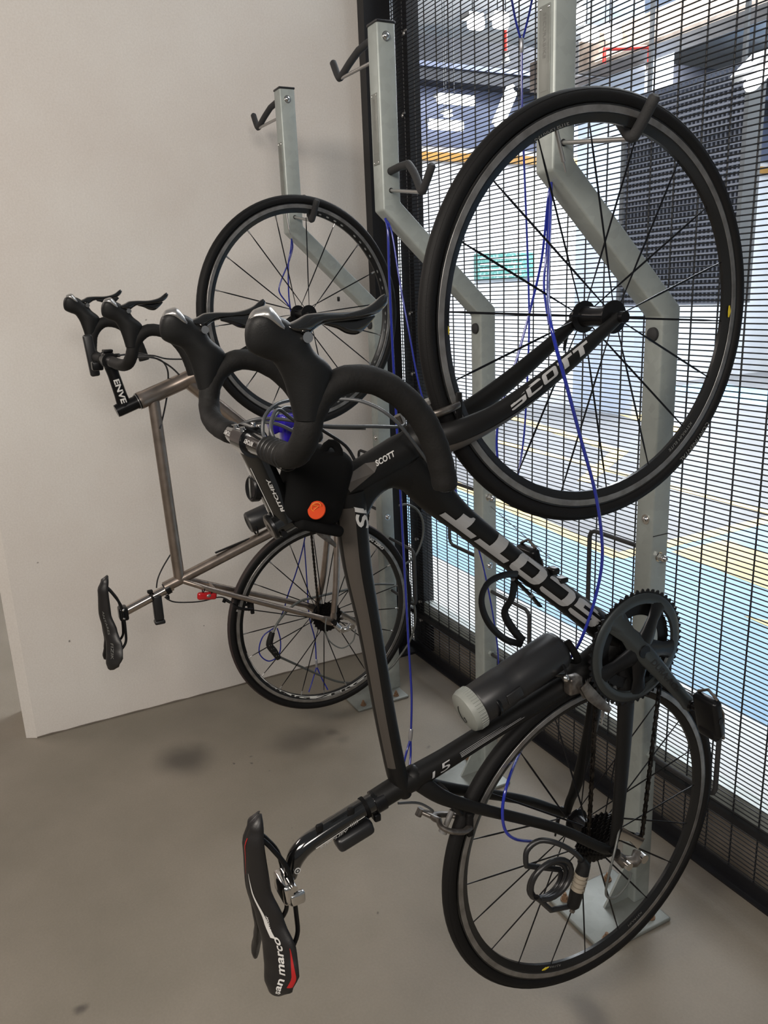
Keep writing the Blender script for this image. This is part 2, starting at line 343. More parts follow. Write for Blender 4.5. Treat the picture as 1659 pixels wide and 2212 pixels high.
# ceiling lamps
lampm = mat('lit_lamp_tube', (1, 1, 1), .5, emit=((1, 1, 1), 9)); body = mat('lamp_housing', (.6, .6, .6), .5)
def lamp(px, py, X, L, ang, label, w=.09):
    c = at(px, py, x=X); Mx = Matrix.Rotation(ang, 3, 'X')
    t = thing('tube_lamp', label, 'lamp', c)
    build('lamp_housing', G().box(c+V(-.04, 0, .05), (.10, L, .03), Mx), body, t, smooth=False); build('lit_tube', G().rbox(c, (.06, L, w), .02, Mx), lampm, t); build('hanger', G().cyl(c+V(-.04, 0, .05), V(c.x-.04, c.y, 4.76), .004, 6), M['black_steel'], t)
lamp(985, 217, -5.6, .50, 0, 'short lit tube lamp high on the blue grey bulkhead, upper of the two')
lamp(964, 272, -5.6, .46, 0, 'short lit tube lamp on the blue grey bulkhead, lower of the two')
lamp(1092, 236, -4.0, .38, rad(62), 'slanting lit lamp beside the blue hanging cable')
lamp(1028, 50, -2.2, .12, 0, 'small bright lamp under the car park ceiling, left of the red pipe', .08)
lamp(1082, 48, -2.2, .12, 0, 'small bright lamp at the top of the red pipe', .08)
lamp(1252, 34, -1.6, .10, rad(80), 'upright bright lamp just right of the tallest rack', .07)
lamp(1275, 78, -1.8, .13, 0, 'left lamp of the bright pair right of the tallest rack', .07)
lamp(1325, 76, -1.8, .13, 0, 'right lamp of the bright pair right of the tallest rack', .07)
lamp(1640, 165, .3, .16, rad(38), 'slanting lit lamp at the upper right beside the grating', .05)
lamp(968, 250, -5.4, .10, 0, 'tiny lamp between the two short tube lamps', .03)
# red sprinkler pipes
red_pipe = mat('red_sprinkler_pipe', (.45, .03, .02), .4)
def pipe(pts, X, r, label):
    P = [at(x, y, x=X) for x, y in pts]; t = thing('sprinkler_pipe', label, 'pipe', P[0])
    build('pipe', G().tube(P, r, 10), red_pipe, t); hp = P[len(P)//2-1 if len(P) > 2 else 0]; build('hanger', G().cyl(hp, V(hp.x, hp.y, 4.76), .004, 6), M['black_steel'], t); build('sprinkler_head', G().lathe([(0, 0), (0, .03), (.03, .02), (.07, .035), (.075, 0)], P[-1], P[-1]-P[-2], 10), M['silver'], t)
pipe([(1092, 55), (1092, 112)], -2.6, .014, 'short red pipe dropping beside the blue hanging cable')
pipe([(1305, 138), (1306, 106), (1350, 105), (1402, 102), (1402, 135)], -1.9, .014, 'red bent pipe above the dark beam, left of the grating')
# perforated grating box hanging beyond the mesh
a = at(1360, 215, y=2.5); b = at(1610, 655, y=2.5); x0, x1 = a.x, b.x+.16; zb, zt_ = b.z, a.z
xr = at(1603, 400, y=2.5).x
t = thing('grating_screen', 'large dark perforated steel grating hanging beyond the mesh at the upper right', 'grating', ((x0+xr)/2, 2.5, zb))
g = G(); n = 0
nx, nz = 29, 35
for i in range(nx+1):
    x = x0+(xr-x0)*i/nx; g.box2((x-.006, 2.485, zb), (x+.006, 2.53, zt_))
build('grating_bars', g, mat('dark_grating_bar', (.20, .22, .27), .5, metal=.3), t, smooth=False)
g = G()
for k in range(nz+1):
    z = zb+(zt_-zb)*k/nz; g.box2((x0, 2.478, z-.006), (xr, 2.49, z+.006))
build('cross_bars', g, mat('grey_grating_bar', (.30, .32, .38), .5, metal=.3), t, smooth=False)
build('backing_panel', G().box2((x0, 2.56, zb), (xr, 2.6, zt_)), mat('dark_backing', (.012, .014, .022), .6), t, smooth=False)
se = mat('steel_edge', (.22, .23, .24), .4, metal=.3)
build('side_frame', G().box2((xr, 2.47, zb), (xr+.03, 2.6, zt_)), se, t, smooth=False); build('side_frame', G().box2((x0-.03, 2.47, zb), (x0, 2.6, zt_)), se, t, smooth=False)
for xx in (x0+.1, xr-.1): build('hanger', G().box2((xx-.012, 2.56, zt_), (xx+.012, 2.58, 4.76)), se, t, smooth=False)
# columns and ducts behind it
struct(build('wall_column', G().box2((.1, 3.4, 0), (.55, 3.8, 4.75)), white, smooth=False))
p = at(1240, 690, y=5.2); q_ = at(1372, 690, y=5.2)
struct(build('wall_pier', G().box2((p.x, 5.2, 0), (q_.x, 5.6, 4.0)), mat('pale_blue_pier', (.58, .66, .80), .6), smooth=False))
p = at(1190, 150, y=5.0); q_ = at(1560, 210, y=5.0)
t = thing('duct', 'brownish service duct crossing above the grating', 'duct', (p.x, 5, p.z))
build('duct_body', G().box2((p.x, 4.7, q_.z+.55), (q_.x+2, 5.1, q_.z+.85)), mat('brown_duct', (.09, .065, .05), .5, noise=(6, (.16, .125, .10), .4, .6)), t, smooth=False)
build('duct_strap', G().box2((p.x+.8, 4.69, q_.z+.54), (p.x+.84, 5.11, q_.z+.86)), M['silver'], t, smooth=False)
t = thing('low_beam', 'dark blue grey beam left of the grating', 'beam', (at(1300, 160, y=5.6).x, 5.6, 3))
a = at(1240, 125, y=5.6); b = at(1400, 200, y=5.6)
build('beam_body', G().box2((a.x-.3, 5.6, b.z), (b.x, 5.9, a.z)), darkbeam, t, smooth=False)
build('beam_flange', G().box2((a.x-.3, 5.55, b.z-.03), (b.x, 5.95, b.z)), bluegrey, t, smooth=False)

# ------------------------------------------------------------------ welded mesh fence
FX1, FZ1 = 2.75, 2.75
t = fence = thing('mesh_fence', 'black welded wire mesh fence between the bike room and the car park', 'fence', (1.3, 0, 0))
g = G(); z = .03
while z < FZ1: g.tube([(.05, -.0, z), (FX1, -.0, z)], .0017, 5); z += .0127
x = .055
while x < FX1: g.tube([(x, .0032, .02), (x, .0032, FZ1)], .0021, 6); x += .0756
build('wire_mesh', g, M['wire'], t)
g = G().box2((0, -.105, 0), (.05, 0, 3.2)).box2((.05, .012, 0), (.148, .06, 3.2)); build('corner_post', g, M['black_steel'], t, smooth=False)
build('foot_plate', G().box2((-.0, -.17, 0), (.13, .0, .010)).cyl((.09, -.06, .01), (.09, -.06, .025), .010, 6), M['black_steel'], t, smooth=False)
build('bottom_rail', G().box2((.05, -.004, 0), (FX1, .004, .035)).box2((.05, -.03, 0), (FX1, .0, .006)), M['black_steel'], t, smooth=False)
build('middle_rail', G().box2((.05, .012, .186), (FX1, .052, .236)), M['galv'], t, smooth=False)
build('rail_channel', G().box2((.05, -.006, .165), (FX1, .010, .184)), M['black_steel'], t, smooth=False)
for x, y in [(872, 72), (869, 250), (887, 500), (885, 678), (890, 808), (898, 1165), (906, 1300), (908, 1340)]:
    p = at(x, y, y=-.006)
    build('fence_clip', G().ball(p, .007, 10, (1, .6, 1)).box(p+V(.012, 0, .006), (.016, .004, .006)), M['silver'], t)

# ------------------------------------------------------------------ bike racks
RX = [1.6776, 1.0257, .3733]; YU, YL, RW, ZT, ZU, ZL = -.5683, -.2828, .05, 2.116, 1.6984, 1.4291
def make_rack(X):
    t = thing('bike_rack', '', 'bike rack', (X-RW/2, YL+RW/2, 0), 'cranked galvanised bike racks along the fence')
    b_ = .019
    prof = [(YU, ZT), (YU, ZU), (YL, ZL), (YL, .008), (YL+RW, .008), (YL+RW, ZL+b_), (YU+RW, ZU+b_), (YU+RW, ZT)]
    g = G(); bm = bmesh.new()
    vs = [bm.verts.new((X-RW, y, z)) for y, z in prof]; f = bm.faces.new(vs)
    r = bmesh.ops.extrude_face_region(bm, geom=[f]); bmesh.ops.translate(bm, verts=[v for v in r['geom'] if isinstance(v, bmesh.types.BMVert)], vec=(RW, 0, 0))
    ed = [e for e in bm.edges if e.calc_length() > .045 or True]
    bmesh.ops.bevel(bm, geom=ed, offset=.005, segments=3, profile=.5, affect='EDGES', clamp_overlap=True)
    bm.verts.index_update(); g.add([v.co.copy() for v in bm.verts], [tuple(v.index for v in f.verts) for f in bm.faces]); bm.free()
    build('post', g, M['galv'], t, angle=30)
    # bolted sleeve joint line
    build('end_cap', G().rbox((X-RW/2, YU+RW/2, ZT+.001), (.052, .052, .006), .002), M['black_steel'], t)
    pl = build('base_plate', G().rbox((X-.02, YL-.065, .005), (.20, .215, .010), .004), M['galv_light'], t)
    for dx, dy in ((-.095, -.14), (.055, -.14), (.055, .0), (-.095, .0)):
        build('anchor_bolt', G().cyl((X+dx, YL+dy, .010), (X+dx, YL+dy, .013), .011, 16).cyl((X+dx, YL+dy, .013), (X+dx, YL+dy, .022), .0075, 6).cyl((X+dx, YL+dy, .022), (X+dx, YL+dy, .030), .004, 10), M['rust'], pl, smooth=False)
    g = G().prism([(X-RW/2-.003, YL, .010), (X-RW/2-.003, YL-.075, .010), (X-RW/2-.003, YL, .13)], (0, 0, 0), (.006, 0, 0)); build('stiffener', g, M['galv'], t, smooth=False)
    build('rubber_stop', G().lathe([(0, 0), (0, .0145), (.006, .014), (.009, .010), (.010, 0)], (X-.023, YL, 1.395), (0, -1, 0), 20), M['grip'], t)
    for z_ in (1.0,):
        build('bolt_head', G().cyl((X-.02, YL, z_), (X-.02, YL-.002, z_), .011, 18).ball((X-.02, YL-.003, z_), .007, 12, (1, .7, 1)), M['chrome'], t)
    build('bolt_head', G().cyl((X, YL+.023, .915), (X+.002, YL+.023, .915), .011, 18).cyl((X+.002, YL+.023, .915), (X+.010, YL+.023, .914), .0095, 6).ball((X+.014, YL+.023, .914), .0085, 12, (1.3, 1, 1)), M['chrome'], t)
    build('bolt_head', G().cyl((X, YL+.023, .705), (X+.002, YL+.023, .705), .011, 18).ball((X+.002, YL+.023, .705), .009, 12, (.7, 1, 1)), M['chrome'], t)
    build('bolt_head', G().cyl((X, YU+.024, 2.085), (X+.002, YU+.024, 2.085), .011, 18).ball((X+.002, YU+.024, 2.085), .009, 12, (.8, 1, 1)), M['chrome'], t)
    # seam of the bolted foot sleeve
    build('sleeve_seam', G().box2((X-.0005, YL+.003, .9635), (X+.0006, YL+RW-.003, .9655)), M['grip'], t, smooth=False)
    # hooks: the one facing the camera side sits low, the other high
    for s_, dz, xs in ((1, 0, X), (-1, .325, X-RW)):
        h = V(xs, -.545, 1.788+dz); vly = V(xs+s_*.190, -.570, 1.721+dz); tip = V(xs+s_*.236, -.568, 1.766+dz)
        mid = V(xs+s_*.10, -.550, 1.790+dz)
        arm = [h, V(xs+s_*.05, -.547, 1.791+dz), mid, V(xs+s_*.145, -.56, 1.762+dz), vly, V(xs+s_*.205, -.570, 1.726+dz), tip]
        if s_ < 0:
            vly = V(xs-.165, -.565, 2.046); arm = [V(xs, -.545, 2.088), V(xs-.04, -.546, 2.094), V(xs-.085, -.55, 2.088), V(xs-.125, -.558, 2.068), vly, V(xs-.178, -.567, 2.050), V(xs-.205, -.567, 2.088)]; dz = .303
        hk = build('wheel_hook', G().tube(arm[:3]+smooth_path(arm[2:], 4)[1:]+[arm[-1]+(arm[-1]-arm[-2]).normalized()*.004], [.0092]*(3+4*(len(arm)-3))+[.006], 12), M['grip'], t)
        build('hook_brace', G().tube([V(xs, -.545, 1.744+dz), vly+V(-s_*.004, 0, -.004)], .0042, 10), M['silver'], hk)
        build('hole_rim', G().cyl((xs, -.545, 1.744+dz), (xs+s_*.0008, -.545, 1.744+dz), .0062, 14), M['black_steel'], hk)
    # locking bars, bent from round rod
    yb = YL+.025
    for s_, z1, z0, L_ in ((-1, .922, .715, .175), (1, .625, .42, .19)):
        xs = X-RW if s_ < 0 else X
        pts = [(xs, yb, z1), (xs+s_*(L_-.018), yb, z1), (xs+s_*(L_-.005), yb, z1-.006), (xs+s_*L_, yb, z1-.018), (xs+s_*L_, yb, z0+.018), (xs+s_*(L_-.005), yb, z0+.006), (xs+s_*(L_-.018), yb, z0), (xs, yb, z0)]
        lb = build('locking_bar', G().tube(pts, .0055, 10), M['grip'], t)
        for zz in (z1, z0): build('nut', G().cyl((xs, yb, zz), (xs+s_*.009, yb, zz), .010, 6), M['galv'], lb)
    # riveted maker's plate on the room side
    pz = 1.885
    npl = build('name_plate', G().rbox((X-RW/2, YU-.0008, pz), (.030, .0016, .16), .0008), M['galv_light'], t)
    for dx in (-.011, .011):
        for dzz in (-.075, .075): build('rivet', G().ball((X-RW/2+dx, YU-.0016, pz+dzz), .0022, 8, (1, .6, 1)), M['chrome'], npl)
    f = lambda u, v: V(X-RW/2-.004+v, YU-.0019, pz+.068-u)
    build('plate_lettering', lettering('SECURABIKE', f, .011, 0, sx=1.15), M['dim_print'], npl, smooth=False)
    build('plate_rules', G().box2((X-RW/2-.010, YU-.0019, pz-.055), (X-RW/2+.010, YU-.0015, pz-.054)).box2((X-RW/2-.010, YU-.0019, pz-.070), (X-RW/2+.010, YU-.0015, pz-.069)), M['dim_print'], npl, smooth=False)
    return t
racks = [make_rack(RX[0])]
for X in RX[1:]:
    c = copy_tree(racks[0]); c.location = (X-RW/2, YL+RW/2, 0); ROOT[c.name] = Vector(c.location); racks.append(c)
racks[0]['label'] = 'galvanised cranked rack post holding the black bike with silver down tube lettering'
racks[1]['label'] = 'galvanised cranked rack post with both hooks empty, between the two bikes'
racks[2]['label'] = 'galvanised cranked rack post holding the bare metal bike beside the white wall'
XC = {}
# ------------------------------------------------------------------ bicycle parts
def circ_text(root, text, c, ax, R_, x_off, ang0, size, m, flip=1, sx=1.0, name='rim_lettering', bold=0.0, sub=.006):
    "lettering running clockwise (seen from +X) round a wheel; ang0 in degrees, measured in the y-z plane from +y"
    cy = V(0, 1, 0); cz = V(0, 0, 1)
    def place(u, v):
        rr = R_+(v if flip > 0 else -v+size*.7); a = rad(ang0)-flip*u/R_
        return c+ax*x_off+(ROTY[0]*math.cos(a)+cz*math.sin(a))*rr
    return build(name, lettering(text, place, size, sub, sx=sx, bold=bold), m, root, smooth=False)
ROTY = [V(0, 1, 0)]
def wheel(root, c, head, name, label, nsp, phase, cross=0.0, rim_m=None, nipple=None, track=None, tread=None, hub_r=.019, rear=False, rim_depth=.024, spoke_m=None, flange=.034):
    rim_m = rim_m or M['rim_dark']; c = Vector(c); ax = V(math.cos(rad(head)), math.sin(rad(head)), 0); ry = V(-ax.y, ax.x, 0); cz = V(0, 0, 1); ROTY[0] = ry
    P = lambda x, r, a: c+ax*x+(ry*math.cos(a)+cz*math.sin(a))*r
    N = 96
    ri = .311-rim_depth
    prof = [(-.0095, .3125), (-.0098, .311), (-.0098, .2995), (-.0085, .297), (-.0055, ri+.004), (-.003, ri), (.003, ri), (.0055, ri+.004), (.0085, .297), (.0098, .2995), (.0098, .311), (.0095, .3125), (.006, .309), (-.006, .309)]
    rim = build(name, G().lathe(prof, c, ax, N, closed=True, ref=ry), rim_m, root); rim['label'] = label
    g = G()
    for s in (-1, 1): g.lathe([(s*.0099, .3100), (s*.0103, .3095), (s*.0103, .3005), (s*.0099, .300)], c, ax, N, ref=ry)
    build('brake_track', g, track or M['brake_track'], rim)
    tp = [(math.cos(t_)*.0125*(1.0 if math.sin(t_) < .3 else 1.0), .3235+math.sin(t_)*.0128) for t_ in [2*math.pi*i/16 for i in range(16)]]
    build('tyre', G().lathe(tp, c, ax, N, closed=True, ref=ry), M['rubber'], rim)
    tr = [(.0100, .3318), (.0078, .3342), (.0045, .3362), (0, .3369), (-.0045, .3362), (-.0078, .3342), (-.0100, .3318)]
    build('tyre_tread', G().lathe(tr, c, ax, N, ref=ry), tread or M['rubber'], rim)
    fx = (flange, -flange) if not rear else (.020, -.036)
    hub = G().lathe([(-.050, .004), (-.050, .0065), (fx[1]-.004, .0075), (fx[1]-.003, .018), (fx[1]-.0015, .026), (fx[1]+.0015, .026), (fx[1]+.004, hub_r-.002), (0, hub_r-.004), (fx[0]-.004, hub_r-.002), (fx[0]-.0015, .026), (fx[0]+.0015, .026), (fx[0]+.003, .018), (fx[0]+.004, .0075), (.050, .0065), (.050, .004)], c, ax, 28, ref=ry)
    h = build('hub', hub, M['alloy_black'], rim)
    g = G().cyl(P(-.058 if not rear else -.075, 0, 0), P(.058 if not rear else .075, 0, 0), .0028, 10)
    e = .056 if not rear else .073
    g.cyl(P(e-.006, 0, 0), P(e+.004, 0, 0), .009, 14).cyl(P(-e-.006, 0, 0), P(-e+.004, 0, 0), .008, 14)
    build('skewer', g, M['alloy_black'], rim)
    g = G().tube([P(-e-.004, 0, 0), P(-e-.010, .012, -1.9), P(-e-.008, .035, -1.9), P(-e-.004, .058, -1.9)], [.004, .0045, .004, .002], 8, rb=[.005, .006, .006, .004]); build('quick_release', g, M['alloy_black'], rim)
    for i in range(nsp):
        a = phase+2*math.pi*i/nsp; s = fx[i % 2]; da = cross*(1 if (i//2) % 2 else -1)
        p0 = P(s, .023, a+da); p1 = P(0, ri+.002, a)
        d = (p1-p0); w = ax*.0005
        g = G().tube([p0, p0+d*.12, p0+d*.3, p0+d*.85, p0+d*.93, p1], [.0010, .0011, .0007, .0007, .001, .0012], 6, rb=[.0010, .0012, .0020, .0020, .0012, .0012], ref=ax)
        if nipple: g2 = G().cyl(p0+d*.95, p1, .0026, 8); 
        build('spoke', g, spoke_m or M['spoke'], rim)
        if nipple: build('spoke_nipple', g2, nipple, rim)
    pv = phase+math.pi/nsp
    build('valve', G().cyl(P(0, ri+.001, pv+.05), P(0, ri-.045, pv+.05), .003, 8).cyl(P(0, ri-.045, pv+.05), P(0, ri-.060, pv+.05), .0015, 6), M['silver'], rim)
    return rim, P
def cassette(root, c, x0, rmin=.020, rmax=.052, n=9):
    g = G()
    for i in range(n):
        R_ = rmax-(rmax-rmin)*i/(n-1); x = x0+i*.0040; T = int(round(R_*2*math.pi/.0127)); poly = []
        for k in range(T*2): a = math.pi*k/T; rr = R_+(.0035 if k % 2 else -.0015); poly.append((x, c.y+math.cos(a)*rr, c.z+math.sin(a)*rr))
        g.prism(poly, (0, 0, 0), (.0018, 0, 0))
    g.cyl((x0, c.y, c.z), (x0+n*.004+.004, c.y, c.z), .017, 20)
    return build('cassette', g, M['cog'], root, smooth=False)
def chain_path(pts, root, w=.0035, name='chain'):
    L = [Vector(p) for p in pts]; out = []; acc = 0; step = .0127; g = G()
    for i in range(len(L)-1):
        d = (L[i+1]-L[i]); l = d.length
        if l < 1e-6: continue
        while acc <= l: out.append((L[i]+d*(acc/l), d.normalized())); acc += step
        acc -= l
    for i in range(len(out)-1):
        p, q = out[i][0], out[i+1][0]; d = (q-p).normalized(); s_ = V(1, 0, 0)-d*d.x; s_.normalize(); o = w*(.85 if i % 2 else .55)
        for sgn in (-1, 1): g.tube([p-d*.002+s_*sgn*o, (p+q)/2+s_*sgn*o, q+d*.002+s_*sgn*o], [.0008]*3, 6, rb=[.0040, .0028, .0040], ref=s_)
        g.cyl(p-s_*w, p+s_*w, .0027, 8)
    return build(name, g, M['chain'], root)
def ring_poly(cx, cy, cz, R_, T, d=.004):
    p = []
    for k in range(T*4):
        a = 2*math.pi*k/(T*4); j = k % 4; rr = R_+(d if j in (1,) else d*.55 if j in (0, 2) else -d*.4); p.append((cx, cy+math.cos(a)*rr, cz+math.sin(a)*rr))
    return p
def annulus(g, c, x0, x1, outer, rin, n):
    "outer: list of (y,z) offsets radii by function; builds a toothed ring with a hole"
    b = len(g.v)
    for x in (x0, x1):
        for k in range(n):
            a = 2*math.pi*k/n
            g.v.append(V(x, c.y+math.cos(a)*outer(k), c.z+math.sin(a)*outer(k)))
        for k in range(n):
            a = 2*math.pi*k/n
            g.v.append(V(x, c.y+math.cos(a)*rin, c.z+math.sin(a)*rin))
    for k in range(n):
        l = (k+1) % n
        g.f += [(b+k, b+l, b+n+l, b+n+k), (b+2*n+k, b+3*n+k, b+3*n+l, b+2*n+l), (b+k, b+2*n+k, b+2*n+l, b+l), (b+n+k, b+n+l, b+3*n+l, b+3*n+k)]
    return g
def crankset(root, bb, xr, ang, R_=.107, crank=.172, m=None, lettering_=True, bar=None):
    "drive side crank: big ring at x = xr, crank arm pointing along ang (radians in the y-z plane)"
    m = m or M['alloy_dark']; n = 53*6
    tooth = lambda k: R_+(.0042 if k % 6 == 3 else .0028 if k % 6 in (2, 4) else -.001)
    cr = build('big_chainring', annulus(G(), V(xr, bb.y, bb.z), xr-.0012, xr+.0012, tooth, .088, n), M['cog'], root, smooth=False)
    g = G().lathe([(xr+.0012, .083), (xr+.0058, .085), (xr+.0066, .090), (xr+.0062, .0985), (xr+.0030, .1030), (xr+.0012, .1035), (xr+.0010, .083)], V(0, bb.y, bb.z), V(1, 0, 0), 90, ref=V(0, 1, 0)); build('ring_face', g, m, cr)
    n2 = 39*4; t2 = lambda k: .079+(.0038 if k % 4 == 2 else -.0005)
    build('small_chainring', annulus(G(), V(xr, bb.y, bb.z), xr-.0075, xr-.0055, t2, .060, n2), M['cog'], cr, smooth=False)
    # five armed spider
    for i in range(5):
        a = ang+math.pi+2*math.pi*i/5; d = V(0, math.cos(a), math.sin(a)); s = V(0, -math.sin(a), math.cos(a))
        g = G().tube([V(xr+.010, bb.y, bb.z)+d*.012, V(xr+.009, bb.y, bb.z)+d*.035, V(xr+.006, bb.y, bb.z)+d*.060, V(xr+.004, bb.y, bb.z)+d*.079, V(xr+.0035, bb.y, bb.z)+d*.092], [.008, .006, .0045, .004, .003], 16, rb=[.022, .018, .014, .017, .027], ref=V(1, 0, 0))
        build('spider_arm', g, M['alloy_black'] if i else m, cr)
        build('ring_bolt', G().cyl(V(xr+.004, bb.y, bb.z)+d*.068, V(xr+.0085, bb.y, bb.z)+d*.068, .0052, 12), M['cog'], cr)
    d = V(0, math.cos(ang), math.sin(ang)); c = V(xr+.012, bb.y, bb.z)
    pts = [c-d*.084+V(-.010, 0, 0), c-d*.045+V(-.003, 0, 0), c, c+d*.05+V(.007, 0, 0), c+d*.10+V(.013, 0, 0), c+d*.15+V(.017, 0, 0), c+d*.168+V(.018, 0, 0), c+d*.181+V(.018, 0, 0), c+d*.186+V(.018, 0, 0)]
    ca = build('crank_arm', G().tube(pts, [.003, .005, .010, .0095, .0078, .0068, .0068, .0065, .002], 20, rb=[.024, .016, .0195, .0165, .0135, .0130, .0145, .0105, .004], ref=V(1, 0, 0)), m, root)
    build('axle_cap', G().cyl(c+V(.004, 0, 0), c+V(.0105, 0, 0), .012, 24), M['alloy_black'], ca)
    if lettering_:
        up = d.cross(V(1, 0, 0)); up = -up
        w = text_width('DURA-ACE', .017, 1.15)
        def pl(u, v):
            s_ = .025+u; q = c+d*s_+up*(v-.006); off = .007*s_/.05 if s_ < .05 else .007+.12*(s_-.05); hf = .0105-.02*s_; return q+V(off+hf*math.sqrt(max(0, 1-((v-.006)/.0155)**2))+.0005, 0, 0)
        build('crank_lettering', lettering('DURA-ACE', pl, .017, .004, shear=.25, sx=1.1, bold=.0003), M['black_print'], ca, smooth=False)
    # far crank arm on the other side
    cl = V(2*XC[root.name]-xr-.012, bb.y, bb.z)
    ptl = [cl, cl-d*.05, cl-d*.10-V(.012, 0, 0), cl-d*.165-V(.017, 0, 0), cl-d*.18-V(.017, 0, 0)]
    build('crank_arm', G().tube(ptl, [.009, .009, .008, .007, .004], 16, rb=[.016, .014, .0125, .0125, .006], ref=V(1, 0, 0)), m, root)
    build('bottom_bracket', G().cyl(V(xr-.012, bb.y, bb.z), V(2*XC[root.name]-xr+.012, bb.y, bb.z), .020, 24), M['alloy_black'], root)
    return c+d*.170+V(.018, 0, 0), cl-d*.170-V(.017, 0, 0)
def pedal(root, p, s, d, up, m=None):
    "clipless pedal on a crank end p, s = +1 points away to +X; d is the way it lies"
    m = m or M['alloy_black']; X_ = V(s, 0, 0)
    g = G().cyl(p, p+X_*.075, .0065, 12).cyl(p, p+X_*.010, .0095, 12)
    pd = build('pedal', g, M['cog'], root)
    R3 = Matrix((V(1, 0, 0), d, up)).transposed().to_3x3()
    g = G().rbox(p+X_*.047, (.054, .080, .022), .008, R3).rbox(p+X_*.047+d*.036, (.046, .024, .026), .008, R3)
    build('pedal_body', g, m, pd)
    g = G()
    for k in (-1, 1): g.tube([p+X_*(.047+k*.022)+d*.046+up*.006, p+X_*(.047+k*.026)-d*.012+up*.009, p+X_*(.047+k*.018)-d*.040+up*.004], .0022, 8)
    g.tube([p+X_*.025-d*.040+up*.004, p+X_*.047-d*.052+up*.007, p+X_*.069-d*.040+up*.004], .0028, 8); g.tube([p+X_*.025+d*.046+up*.006, p+X_*.047+d*.052+up*.004, p+X_*.069+d*.046+up*.006], .0022, 8)
    build('cleat_catch', g, M['alloy_grey'], pd)
    build('pedal_spring', G().cyl(p+X_*.034-d*.022+up*.010, p+X_*.060-d*.022+up*.010, .004, 10), M['chrome'], pd)
    return pd
def rear_derailleur(root, hang, xo, body_m=None):
    "hang: dropout point; the bike hangs nose up so the cage trails towards the fence"
    x = xo
    A_ = hang+V(0, .018, -.022); B_ = A_+V(.006, .034, .006); U_ = A_+V(-.034, .022, .030); L_ = U_+V(0, .046, -.030)
    rd = build('rear_derailleur', G().tube([hang, A_, (A_+B_)/2+V(.008, 0, -.002), B_], [.009, .011, .010, .012], 12, rb=[.012, .013, .011, .013]), body_m or M['alloy_grey'], root)
    g = G()
    for q in (U_, L_): g.cyl(q+V(-.004, 0, 0), q+V(.004, 0, 0), .013, 14)
    build('jockey_wheel', g, M['cog'], rd)
    g = G()
    for k in (-.007, .007): g.tube([U_+V(k, -.006, .008), (U_+L_)/2+V(k, .004, 0), L_+V(k, .006, -.008)], [.001]*3, 10, rb=[.013, .008, .013], ref=V(1, 0, 0))
    build('derailleur_cage', g, M['chrome'], rd)
    build('pivot_bolt', G().cyl(A_+V(.006, 0, 0), A_+V(.018, 0, 0), .008, 14).cyl(B_+V(.004, 0, 0), B_+V(.016, 0, 0), .009, 14), M['chrome'], rd)
    return A_, U_, L_
def caliper(root, p, out, fwd, name, m=None):
    "dual pivot brake; p = mounting point, out = away from the wheel centre, fwd = off the frame face"
    m = m or M['alloy_grey']; X_ = V(1, 0, 0)
    g = G()
    for s in (-1, 1):
        g.tube(smooth_path([p+out*.018-X_*s*.002+fwd*.012, p+out*.020+X_*s*.014+fwd*.016, p+out*.006+X_*s*.026+fwd*.015, p-out*.018+X_*s*.027+fwd*.011, p-out*.036+X_*s*.018+fwd*.006], 4), .0048, 12, rb=.0065)
    br = build(name, g, m, root)
    build('pivot_bolt', G().cyl(p-fwd*.01, p+fwd*.030, .005, 12).cyl(p+fwd*.026, p+fwd*.032, .008, 14), M['silver'], br)
    for s in (-1, 1): build('brake_pad', G().rbox(p-out*.036+X_*s*.0155+fwd*.002, (.009, .012, .046) if abs(fwd.z) > .5 else (.009, .046, .012), .003), M['rubber'], br)
    build('cable_arm', G().tube([p+out*.012-X_*.004+fwd*.014, p+out*.022-X_*.020+fwd*.016, p+out*.040-X_*.030+fwd*.016], [.005, .0045, .004], 10).cyl(p+out*.040-X_*.030+fwd*.010, p+out*.040-X_*.030+fwd*.024, .006, 10), m, br)
    return br
def shifter(root, pts, radii, rb, lever, paddle, s, label, cap=None, m=None, name='shifter', levr=None):
    hd = build(name, G().tube(smooth_path(pts, 5), lerpl(radii, (len(pts)-1)*5+1), 20, rb=lerpl(rb, (len(pts)-1)*5+1), ref=V(1, 0, 0)), m or M['hood'], root)
    hd['label'] = label
    lv = smooth_path(lever, 5); n = len(lv)
    build('brake_lever', G().tube(lv, lerpl([.012, .009, .0075, .0078, .008, .006, .0035], n), 14, rb=lerpl(levr or [.010, .008, .0065, .006, .006, .0055, .004], n), ref=V(1, 0, 0)), M['carbon_gloss'], hd)
    pd = smooth_path(paddle, 5); n = len(pd)
    build('shift_paddle', G().tube(pd, lerpl([.003, .0035, .0035, .003, .0015], n), 12, rb=lerpl([.005, .009, .015, .014, .004], n), ref=V(1, 0, 0)), M['carbon_gloss'], hd)
    if cap:
        build('chrome_nose_cap', G().tube(smooth_path(cap, 4), lerpl([.004, .011, .012, .007, .002], (len(cap)-1)*4+1), 14, rb=lerpl([.003, .006, .006, .004, .001], (len(cap)-1)*4+1), ref=V(1, 0, 0)), M['silver'], hd)
    return hd
